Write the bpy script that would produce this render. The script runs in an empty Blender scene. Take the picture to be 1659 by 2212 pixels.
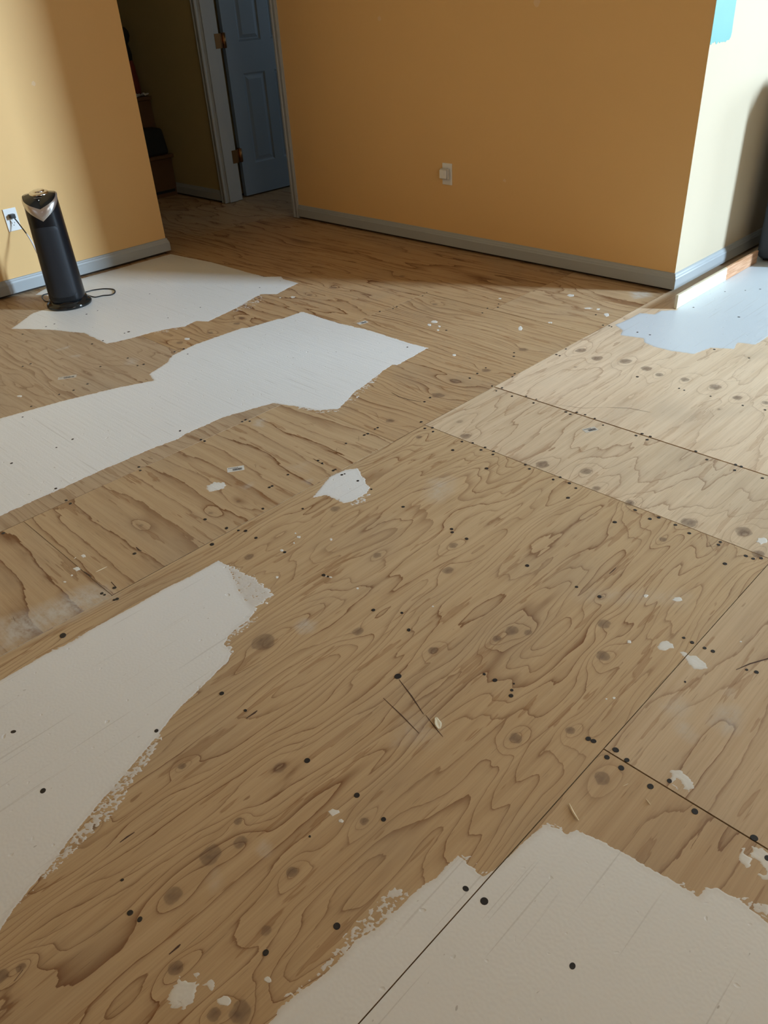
import bpy, bmesh, math, random
import numpy as np
from mathutils import Matrix, Vector

# ------------------------------------------------------------------ camera, world, lights, exposure
# world: x runs across the room, y away along the main floor seam, z up; metres; floor top at z = 0
S = bpy.context.scene
COL = S.collection
cd = bpy.data.cameras.new('camera'); cam = bpy.data.objects.new('camera', cd); COL.objects.link(cam)
cd.sensor_fit = 'VERTICAL'; cd.sensor_height = 36.0; cd.lens = 27.409
cd.clip_start = 0.02; cd.clip_end = 60
RGT = (0.713634, 0.698367, -0.054854); DWN = (0.356223, -0.429203, -0.829994); FWD = (-0.603184, 0.572772, -0.555069)
M4 = Matrix.Identity(4)
for i in range(3):
    M4[i][0] = RGT[i]; M4[i][1] = -DWN[i]; M4[i][2] = -FWD[i]
M4[0][3], M4[1][3], M4[2][3] = 0.0, 0.0, 1.29
cam.matrix_world = M4
S.camera = cam

w = bpy.data.worlds.new('world'); S.world = w; w.use_nodes = True
w.node_tree.nodes['Background'].inputs[0].default_value = (0.55, 0.7, 1.0, 1)
w.node_tree.nodes['Background'].inputs[1].default_value = 0.6

def area(name, loc, direction, sx, sy, energy, color, spread=180):
    l = bpy.data.lights.new(name, 'AREA'); l.shape = 'RECTANGLE'; l.size = sx; l.size_y = sy
    l.energy = energy; l.color = color; l.spread = math.radians(spread)
    o = bpy.data.objects.new(name, l); COL.objects.link(o); o.location = loc
    o.rotation_euler = Vector(direction).to_track_quat('-Z', 'Y').to_euler()
    return o
# daylight: side lamp stands outside its opening; fill lamps are added, no known windows
area('daylight_side_window', (8.05, 9.08, 4.65), (-1, -0.5, -0.15), 1.00, 3.60, 2800, (0.60, 0.80, 1.0))
area('fill_light_far', (1.7, 8.46, 1.75), (0, -1, 0), 1.40, 1.60, 160, (0.70, 0.86, 1.0))  # added fill, no window known here; brightens the right of the floor
area('fill_light_back', (-0.6, -2.92, 1.55), (0, 1, 0), 1.7, 1.3, 2.5, (1.0, 0.94, 0.76))  # added weak fill behind the camera, unseen source
area('fill_light_near', (0.985, 1.30, 1.55), (-1, 0, 0), 1.0, 1.2, 11, (1.0, 0.95, 0.84))  # added fill just out of view, lifts the nearer right floor
area('daylight_bedroom_window', (-3.4, 6.86, 1.5), (0, -1, 0), 0.9, 1.2, 12, (0.55, 0.78, 1.0))
vs = S.view_settings
vs.view_transform = 'Standard'; vs.look = 'None'; vs.exposure = 0.08; vs.gamma = 1.0; vs.use_curve_mapping = False

cy = S.cycles                                   # light path lengths only
cy.max_bounces = 6; cy.diffuse_bounces = 4; cy.glossy_bounces = 2; cy.transmission_bounces = 1; cy.volume_bounces = 0
cy.use_light_tree = False; cy.use_adaptive_sampling = True; cy.adaptive_threshold = 0.03
cy.caustics_reflective = False; cy.caustics_refractive = False

# ------------------------------------------------------------------ helpers
def link(o, parent=None):
    COL.objects.link(o)
    if parent: o.parent = parent
    return o
def mobj(name, me, mat=None, parent=None):
    o = bpy.data.objects.new(name, me)
    if mat: me.materials.append(mat)
    return link(o, parent)
def empty(name, loc=(0, 0, 0), rz=0.0):
    o = bpy.data.objects.new(name, None); COL.objects.link(o); o.location = loc; o.rotation_euler = (0, 0, rz)
    o.empty_display_size = 0.05
    return o
def tag(o, label=None, cat=None, group=None, kind=None):
    for k, v in (('label', label), ('category', cat), ('group', group), ('kind', kind)):
        if v: o[k] = v
    return o
class MB:
    def __init__(s): s.v = []; s.f = []
    def add(s, vs_, fs_):
        n = len(s.v); s.v += [tuple(a) for a in vs_]; s.f += [tuple(i + n for i in f) for f in fs_]; return s
    def box(s, x0, x1, y0, y1, z0, z1):
        return s.add([(x, y, z) for z in (z0, z1) for y in (y0, y1) for x in (x0, x1)],
                     [(0, 2, 3, 1), (4, 5, 7, 6), (0, 1, 5, 4), (2, 6, 7, 3), (0, 4, 6, 2), (1, 3, 7, 5)])
    def tube(s, pts, r, n=8, cap=True):
        pts = [Vector(p) for p in pts]; base = len(s.v); rings = []
        nrm = None
        for i, p in enumerate(pts):
            t = (pts[min(i + 1, len(pts) - 1)] - pts[max(i - 1, 0)]).normalized()
            if nrm is None: nrm = t.orthogonal().normalized()
            nrm = (nrm - t * nrm.dot(t)).normalized(); b = t.cross(nrm)
            rr = r[i] if isinstance(r, (list, tuple)) else r
            rings.append([p + (nrm * math.cos(2 * math.pi * k / n) + b * math.sin(2 * math.pi * k / n)) * rr for k in range(n)])
        vs_ = [q for R_ in rings for q in R_]; fs_ = []
        for i in range(len(rings) - 1):
            for k in range(n):
                a, b2 = i * n + k, i * n + (k + 1) % n
                fs_.append((a, b2, b2 + n, a + n))
        if cap: fs_ += [tuple(range(n))[::-1], tuple(range((len(rings) - 1) * n, len(rings) * n))]
        return s.add(vs_, fs_)
    def prism(s, poly, f0, f1):
        # poly: 2-D outline, f0/f1 map a 2-D point to the two end positions
        n = len(poly); return s.add([f0(*q) for q in poly] + [f1(*q) for q in poly],
            [tuple(range(n))[::-1], tuple(range(n, 2 * n))] + [(i, (i + 1) % n, n + (i + 1) % n, n + i) for i in range(n)])
    def mesh(s, name, smooth=False, bevel=0.0, seg=2):
        me = bpy.data.meshes.new(name); me.from_pydata(s.v, [], s.f)
        bm = bmesh.new(); bm.from_mesh(me)
        bmesh.ops.recalc_face_normals(bm, faces=bm.faces)
        if bevel > 0:
            es = [e for e in bm.edges if len(e.link_faces) == 2 and e.calc_face_angle(0) > 0.5]
            bmesh.ops.bevel(bm, geom=es, offset=bevel, segments=seg, affect='EDGES', profile=0.5)
        for f in bm.faces: f.smooth = smooth
        bm.to_mesh(me); bm.free()
        return me
    def build(s, name, mat, parent=None, smooth=False, bevel=0.0, seg=2):
        return mobj(name, s.mesh(name, smooth, bevel, seg), mat, parent)
def catmull(P, n=8, closed=False):
    P = [Vector(p) for p in P]; out = []
    for i in range(len(P) - 1):
        a, b, c, d = P[max(i - 1, 0)], P[i], P[i + 1], P[min(i + 2, len(P) - 1)]
        for k in range(n):
            t = k / n
            out.append(0.5 * ((2 * b) + (c - a) * t + (2 * a - 5 * b + 4 * c - d) * t * t + (3 * b - a - 3 * c + d) * t ** 3))
    return out + [P[-1]]

# numpy value noise
def _h(ix, iy, sd):
    n = (ix.astype(np.int64) * 374761393 + iy.astype(np.int64) * 668265263 + sd * 974634767) & 0xffffffff
    n = ((n ^ (n >> 13)) * 1274126177) & 0xffffffff
    return ((n ^ (n >> 16)) & 0xffff) / 65535.0
def vn(x, y, sd=0):
    ix = np.floor(x); iy = np.floor(y); fx = x - ix; fy = y - iy
    fx = fx ** 3 * (fx * (fx * 6 - 15) + 10); fy = fy ** 3 * (fy * (fy * 6 - 15) + 10)
    a = _h(ix, iy, sd); b = _h(ix + 1, iy, sd); c = _h(ix, iy + 1, sd); d = _h(ix + 1, iy + 1, sd)
    return (a * (1 - fx) + b * fx) * (1 - fy) + (c * (1 - fx) + d * fx) * fy
def fbm(x, y, sd=0, o=3):
    s = 0; a = 0.5
    for k in range(o): s = s + a * vn(x * 2 ** k + 17.3 * k, y * 2 ** k - 9.1 * k, sd + k); a *= 0.5
    return s / (1 - 0.5 ** o)
def sdf(x, y, poly):                      # positive inside
    P = np.array(poly); Q = np.roll(P, -1, 0)
    d2 = np.full(x.shape, 1e9); inside = np.zeros(x.shape, bool)
    for (ax, ay), (bx, by) in zip(P, Q):
        ex, ey = bx - ax, by - ay
        t = np.clip(((x - ax) * ex + (y - ay) * ey) / (ex * ex + ey * ey + 1e-12), 0, 1)
        d2 = np.minimum(d2, (x - ax - t * ex) ** 2 + (y - ay - t * ey) ** 2)
        c = ((ay > y) != (by > y)) & (x < (bx - ax) * (y - ay) / (by - ay + 1e-12) + ax)
        inside ^= c
    return np.where(inside, 1, -1) * np.sqrt(d2)

# ------------------------------------------------------------------ materials
class NT:
    def __init__(s, name):
        s.m = bpy.data.materials.new(name); s.m.use_nodes = True; s.t = s.m.node_tree; s.b = s.t.nodes['Principled BSDF']
    def n(s, typ, **kw):
        nd = s.t.nodes.new(typ)
        for k, v in kw.items(): setattr(nd, k, v)
        return nd
    def put(s, sock, v):
        if isinstance(v, bpy.types.NodeSocket): s.t.links.new(v, sock)
        else: sock.default_value = v
    def math(s, op, a, b=0.0, c=0.0, clamp=False):
        nd = s.n('ShaderNodeMath', operation=op, use_clamp=clamp)
        for i, v in enumerate((a, b, c)): s.put(nd.inputs[i], v)
        return nd.outputs[0]
    def mix(s, f, a, b, mode='MIX'):
        nd = s.n('ShaderNodeMix', data_type='RGBA', blend_type=mode)
        s.put(nd.inputs[0], f)
        for i, v in ((6, a), (7, b)): s.put(nd.inputs[i], v if isinstance(v, bpy.types.NodeSocket) else (*v, 1))
        return nd.outputs[2]
    def noise(s, vec, scale, detail=2, rough=0.5, dist=0.0):
        nd = s.n('ShaderNodeTexNoise'); s.put(nd.inputs['Vector'], vec)
        for k, v in (('Scale', scale), ('Detail', detail), ('Roughness', rough), ('Distortion', dist)): nd.inputs[k].default_value = v
        return nd.outputs['Fac']
    def vscale(s, vec, sc, add=(0, 0, 0)):
        nd = s.n('ShaderNodeMapping'); s.put(nd.inputs['Vector'], vec); nd.inputs['Scale'].default_value = sc; nd.inputs['Location'].default_value = add
        return nd.outputs[0]
    def ramp(s, f, stops, interp='LINEAR'):
        nd = s.n('ShaderNodeValToRGB'); nd.color_ramp.interpolation = interp; e = nd.color_ramp.elements
        while len(e) < len(stops): e.new(0.5)
        for q, (p, c) in zip(e, stops):
            q.position = p; q.color = (c, c, c, 1) if not isinstance(c, tuple) else (*c, 1)
        s.put(nd.inputs[0], f); return nd.outputs[0]
    def attr(s, name, out='Fac'):
        nd = s.n('ShaderNodeAttribute', attribute_name=name); return nd.outputs[out]
    def obj(s): return s.n('ShaderNodeTexCoord').outputs['Object']
    def pos(s): return s.n('ShaderNodeNewGeometry').outputs['Position']
    def bump(s, h, strength=0.3, dist=0.001):
        nd = s.n('ShaderNodeBump'); nd.inputs['Strength'].default_value = strength; nd.inputs['Distance'].default_value = dist
        s.put(nd.inputs['Height'], h); s.put(s.b.inputs['Normal'], nd.outputs[0])
    def fin(s, color=None, rough=0.5, metal=0.0, spec=0.5):
        if color is not None: s.put(s.b.inputs['Base Color'], color if isinstance(color, bpy.types.NodeSocket) else (*color, 1))
        s.put(s.b.inputs['Roughness'], rough); s.b.inputs['Metallic'].default_value = metal
        s.b.inputs['Specular IOR Level'].default_value = spec
        return s.m

def mat_plain(name, color, rough=0.5, metal=0.0, spec=0.5, var=0.06, scale=12.0, bump=0.0):
    t = NT(name); p = t.obj(); n = t.noise(p, scale, 3)
    c = t.mix(t.math('MULTIPLY', n, 1.0), tuple(v * (1 - var) for v in color), tuple(min(1, v * (1 + var)) for v in color))
    if bump: t.bump(t.noise(p, scale * 12, 2), bump, 0.001)
    return t.fin(c, rough, metal, spec)

def mat_wall(name, color):
    t = NT(name); p = t.pos()
    n = t.noise(p, 1.6, 3); n2 = t.noise(p, 9.0, 3)
    c = t.mix(n, tuple(v * 0.96 for v in color), tuple(min(1, v * 1.03) for v in color))
    c = t.mix(t.math('MULTIPLY', n2, 0.12), c, tuple(v * 0.9 for v in color))
    t.bump(t.noise(p, 260.0, 0), 0.12, 0.0006)          # roller stipple
    return t.fin(c, 0.62, 0, 0.35)

def mat_ply():
    t = NT('plywood_veneer')
    uv = t.attr('grain_uv', 'Vector'); g = t.attr('ring'); kn = t.attr('knot'); ws = t.attr('wash')
    oi = t.n('ShaderNodeObjectInfo'); tint = oi.outputs['Color']; lst = oi.outputs['Alpha']
    # ring lines: contours of the ring field, sharp on one side, fading on the other
    jag = t.noise(t.vscale(uv, (14, 70, 1)), 1.0, 3)
    gg = t.math('ADD', g, t.math('MULTIPLY', t.math('SUBTRACT', jag, 0.5), 0.34))
    f = t.math('FRACT', gg)
    which = t.noise(t.vscale(uv, (0.9, 3.0, 1), (3, 7, 0)), 1.0, 2)
    # strength changes from ring to ring and along it
    cell = t.n('ShaderNodeTexWhiteNoise', noise_dimensions='1D'); t.put(cell.inputs['W'], t.math('FLOOR', gg))
    thin_l = t.ramp(f, [(0.0, 0.0), (0.60, 0.0), (0.86, 0.18), (0.93, 0.55), (0.965, 1.0), (0.99, 1.0), (1.0, 0.0)])
    wide_l = t.ramp(f, [(0.0, 0.0), (0.34, 0.0), (0.62, 0.30), (0.80, 0.62), (0.95, 0.92), (0.985, 1.0), (1.0, 0.0)])
    cell2 = t.n('ShaderNodeTexWhiteNoise', noise_dimensions='1D'); t.put(cell2.inputs['W'], t.math('ADD', t.math('FLOOR', gg), 37.3))
    wsel = t.math('MULTIPLY', t.ramp(cell2.outputs[0], [(0.62, 0.0), (0.72, 1.0)]), t.ramp(t.noise(t.vscale(uv, (2.2, 5.0, 1), (1, 3, 0)), 1.0, 2), [(0.42, 0.0), (0.58, 1.0)]))
    line = t.math('ADD', t.math('MULTIPLY', thin_l, t.math('SUBTRACT', 1.0, wsel)), t.math('MULTIPLY', wide_l, wsel))
    st = t.math('MULTIPLY', t.math('ADD', t.math('MULTIPLY', cell.outputs[0], 0.6), 0.55), t.ramp(which, [(0.25, 0.5), (0.6, 1.0)]))
    fib = t.noise(t.vscale(uv, (5, 260, 1)), 1.0, 1, 0.6)
    fib2 = t.noise(t.vscale(uv, (1.6, 46, 1), (5, 2, 0)), 1.0, 3, 0.6)
    blot = t.noise(t.vscale(uv, (0.8, 2.2, 1), (1, 4, 0)), 1.0, 1)
    base = t.mix(blot, (0.485, 0.342, 0.194), (0.580, 0.432, 0.266))
    base = t.mix(t.math('MULTIPLY', t.ramp(fib2, [(0.42, 0.0), (0.72, 1.0)]), 0.38), base, (0.345, 0.212, 0.100))
    base = t.mix(t.math('MULTIPLY', t.ramp(fib, [(0.45, 0.0), (0.75, 1.0)]), 0.25), base, (0.32, 0.215, 0.118))
    base = t.mix(t.math('MULTIPLY', t.math('MULTIPLY', line, st), lst, clamp=True), base, (0.185, 0.080, 0.029))
    fl_n = t.noise(t.vscale(uv, (3.4, 30, 1), (11, 5, 0)), 1.0, 3, 0.55)
    fleck = t.ramp(fl_n, [(0.0, 0.0), (0.615, 0.0), (0.628, 1.0), (0.66, 0.55), (0.72, 0.75)])
    base = t.mix(t.math('MULTIPLY', t.math('MULTIPLY', fleck, 0.62), lst), base, (0.27, 0.135, 0.055))
    dash = t.ramp(t.noise(t.vscale(uv, (11, 260, 1), (4, 8, 0)), 1.0, 2, 0.5), [(0.66, 0.0), (0.72, 1.0)])
    base = t.mix(t.math('MULTIPLY', dash, 0.42), base, (0.17, 0.095, 0.045))
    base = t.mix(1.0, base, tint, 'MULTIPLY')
    # grey dirt, foot traffic
    dirt = t.ramp(t.noise(t.vscale(uv, (2.2, 3.0, 1), (9, 9, 0)), 1.0, 2, 0.6), [(0.52, 0.0), (0.8, 1.0)])
    base = t.mix(t.math('MULTIPLY', dirt, 0.28), base, (0.27, 0.23, 0.18))
    kd = t.ramp(kn, [(0.0, 0.0), (0.26, 0.08), (0.36, 0.62), (0.7, 0.85), (1.0, 1.0)])
    kn_n = t.noise(t.vscale(uv, (60, 90, 1)), 1.0, 1)
    base = t.mix(t.math('MULTIPLY', kd, t.math('ADD', 0.45, t.math('MULTIPLY', kn_n, 0.6)), clamp=True), base, (0.125, 0.075, 0.050))
    wn = t.noise(t.vscale(uv, (35, 55, 1)), 1.0, 2, 0.65)
    wf = t.math('MULTIPLY', ws, t.ramp(wn, [(0.3, 0.25), (0.62, 1.0)]))
    base = t.mix(wf, base, (0.60, 0.58, 0.52))
    h = t.math('ADD', t.math('MULTIPLY', fib, 0.5), t.math('MULTIPLY', kd, -0.5))
    t.bump(h, 0.25, 0.0012)
    return t.fin(base, t.math('ADD', 0.44, t.math('MULTIPLY', fib2, 0.16)), 0, 0.4)

def mat_primer(name, c0, c1, worn=0.0):
    t = NT(name); p = t.pos()
    uv = t.attr('grain_uv', 'Vector')
    n = t.noise(p, 2.1, 3); c = t.mix(n, c0, c1)
    thin = t.ramp(t.noise(t.vscale(uv, (3, 60, 1)), 1.0, 4, 0.65), [(0.60, 0.0), (0.86, 1.0)])
    edge = t.attr('thin')
    c = t.mix(t.math('ADD', t.math('MULTIPLY', thin, 0.10 + worn), t.math('MULTIPLY', edge, 0.35), clamp=True), c, (0.47, 0.37, 0.26))
    crack = t.ramp(t.noise(t.vscale(uv, (2.4, 120, 1), (2, 2, 0)), 1.0, 2), [(0.655, 0.0), (0.70, 1.0)])
    c = t.mix(t.math('MULTIPLY', crack, 0.22), c, (0.30, 0.25, 0.19))
    speck = t.ramp(t.noise(t.vscale(uv, (38, 70, 1), (3, 3, 0)), 1.0, 2), [(0.735, 0.0), (0.765, 1.0)])
    c = t.mix(t.math('MULTIPLY', speck, 0.5), c, (0.24, 0.20, 0.15))
    brush = t.noise(t.vscale(uv, (4, 90, 1), (7, 1, 0)), 1.0, 1, 0.6)
    pits = t.ramp(t.noise(p, 46.0, 1, 0.6), [(0.715, 0.0), (0.79, 1.0)])
    lump = t.noise(p, 160.0, 0)
    h = t.math('ADD', t.math('MULTIPLY', brush, 0.5), t.math('ADD', t.math('MULTIPLY', pits, -1.1), t.math('MULTIPLY', lump, 0.25)))
    t.bump(h, 0.45, 0.0020)
    return t.fin(c, 0.40, 0, 0.45)

def mat_boardstrip():
    t = NT('strip_half_painted'); p = t.obj()
    sx = t.n('ShaderNodeSeparateXYZ'); t.put(sx.inputs[0], p)
    gr = t.noise(t.vscale(p, (90, 9, 130)), 1.0, 3, 0.6)
    wood = t.mix(t.ramp(gr, [(0.35, 0.0), (0.65, 1.0)]), (0.68, 0.40, 0.24), (0.46, 0.22, 0.10))
    edge = t.math('ADD', sx.outputs[1], t.math('MULTIPLY', t.math('SUBTRACT', t.noise(p, 60.0, 2), 0.5), 0.03))
    painted = t.math('LESS_THAN', edge, 0.505)
    patch = t.ramp(t.noise(p, 22.0, 3), [(0.60, 0.0), (0.70, 1.0)])
    cream = t.mix(patch, (0.70, 0.62, 0.45), (0.72, 0.70, 0.64))
    t.bump(gr, 0.2, 0.001)
    return t.fin(t.mix(painted, wood, cream), 0.5)

def mat_fabric(name, c):
    t = NT(name); p = t.obj()
    wv = t.math('MULTIPLY', t.noise(t.vscale(p, (1, 700, 700)), 1.0, 2), 1.0)
    w2 = t.noise(t.vscale(p, (700, 60, 500)), 1.0, 2)
    col = t.mix(t.math('MULTIPLY', t.math('ADD', wv, w2), 0.5), tuple(v * 0.7 for v in c), tuple(v * 1.3 for v in c))
    t.bump(w2, 0.3, 0.001)
    return t.fin(col, 0.85, 0, 0.2)

M = {}
M['ply'] = mat_ply()
M['primer_blue'] = mat_primer('bluish_white_primer', (0.58, 0.63, 0.66), (0.62, 0.67, 0.70))
M['primer'] = mat_primer('white_primer', (0.755, 0.745, 0.705), (0.795, 0.785, 0.755))
M['spackle'] = mat_primer('filler_compound', (0.70, 0.67, 0.60), (0.77, 0.75, 0.69), 0.15)
M['wall'] = mat_wall('yellow_wall_paint', (0.80, 0.512, 0.218))
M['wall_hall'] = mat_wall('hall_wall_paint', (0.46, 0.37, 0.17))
M['wall_cream'] = mat_wall('cream_wall_paint', (0.57, 0.485, 0.35))
M['wall_new'] = mat_wall('pale_grey_wall_paint', (0.48, 0.47, 0.44))
M['ceil'] = mat_plain('ceiling_white', (0.78, 0.76, 0.71), 0.9, var=0.02)
M['trim'] = mat_plain('grey_blue_trim_paint', (0.375, 0.400, 0.405), 0.38, var=0.05, scale=6)
M['door'] = mat_plain('blue_grey_door_paint', (0.21, 0.265, 0.32), 0.34, var=0.05, scale=5)
M['dark'] = mat_plain('subfloor_shadow_gap', (0.045, 0.032, 0.022), 0.9)
M['hole'] = mat_plain('screw_black_oxide', (0.018, 0.015, 0.014), 0.55)
M['scorch'] = mat_plain('dark_gouge', (0.085, 0.045, 0.026), 0.8)
M['brass'] = mat_plain('aged_brass', (0.30, 0.145, 0.055), 0.38, 1.0)
M['plate'] = mat_plain('white_plastic', (0.82, 0.82, 0.80), 0.35, var=0.01)
M['plate2'] = mat_plain('grey_white_plastic', (0.62, 0.60, 0.56), 0.4, var=0.02)
M['slot'] = mat_plain('outlet_slot_black', (0.02, 0.02, 0.02), 0.6)
M['tower'] = mat_plain('tower_black_plastic', (0.006, 0.007, 0.009), 0.30, spec=0.3, var=0.1)
M['tower_panel'] = mat_plain('tower_charcoal_panel', (0.018, 0.020, 0.024), 0.55, spec=0.3, var=0.08, bump=0.1)
M['gloss'] = mat_plain('gloss_black_plastic', (0.008, 0.009, 0.009), 0.10, var=0.05)
M['silver'] = mat_plain('silver_trim', (0.62, 0.61, 0.60), 0.28, 0.9, var=0.03)
M['chrome'] = mat_plain('chrome_dial', (0.70, 0.69, 0.67), 0.14, 1.0, var=0.02)
M['led'] = mat_plain('indicator_white', (0.85, 0.88, 0.85), 0.3)
M['cord'] = mat_plain('black_cord_rubber', (0.013, 0.013, 0.014), 0.45)
M['tagw'] = mat_plain('white_cord_tag', (0.72, 0.73, 0.78), 0.5, var=0.1, scale=300)
M['teal'] = mat_plain('teal_paint', (0.15, 0.39, 0.36), 0.45, var=0.03)
M['touch'] = mat_plain('wall_touch_up', (0.80, 0.56, 0.31), 0.6)
M['strip'] = mat_boardstrip()
M['fabric'] = mat_fabric('charcoal_fabric', (0.062, 0.072, 0.088))
M['stairwood'] = mat_plain('stained_stair_wood', (0.10, 0.046, 0.017), 0.5, var=0.25, scale=8)
M['bag'] = mat_plain('black_bag_cloth', (0.008, 0.008, 0.008), 0.8)
M['red'] = mat_plain('dark_red_cloth', (0.15, 0.022, 0.010), 0.8, var=0.2)
M['paper'] = mat_plain('white_paper', (0.42, 0.41, 0.38), 0.8)
M['chip'] = mat_plain('cream_paint_chip', (0.86, 0.80, 0.62), 0.5)
M['shaving'] = mat_plain('pale_wood_shaving', (0.74, 0.62, 0.42), 0.7)
M['label'] = mat_plain('sticker_paper', (0.66, 0.64, 0.58), 0.5, var=0.12, scale=60)
M['label_old'] = mat_plain('worn_sticker_paper', (0.56, 0.50, 0.41), 0.6, var=0.15, scale=60)
M['ink'] = mat_plain('barcode_ink', (0.10, 0.10, 0.10), 0.6)

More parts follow.
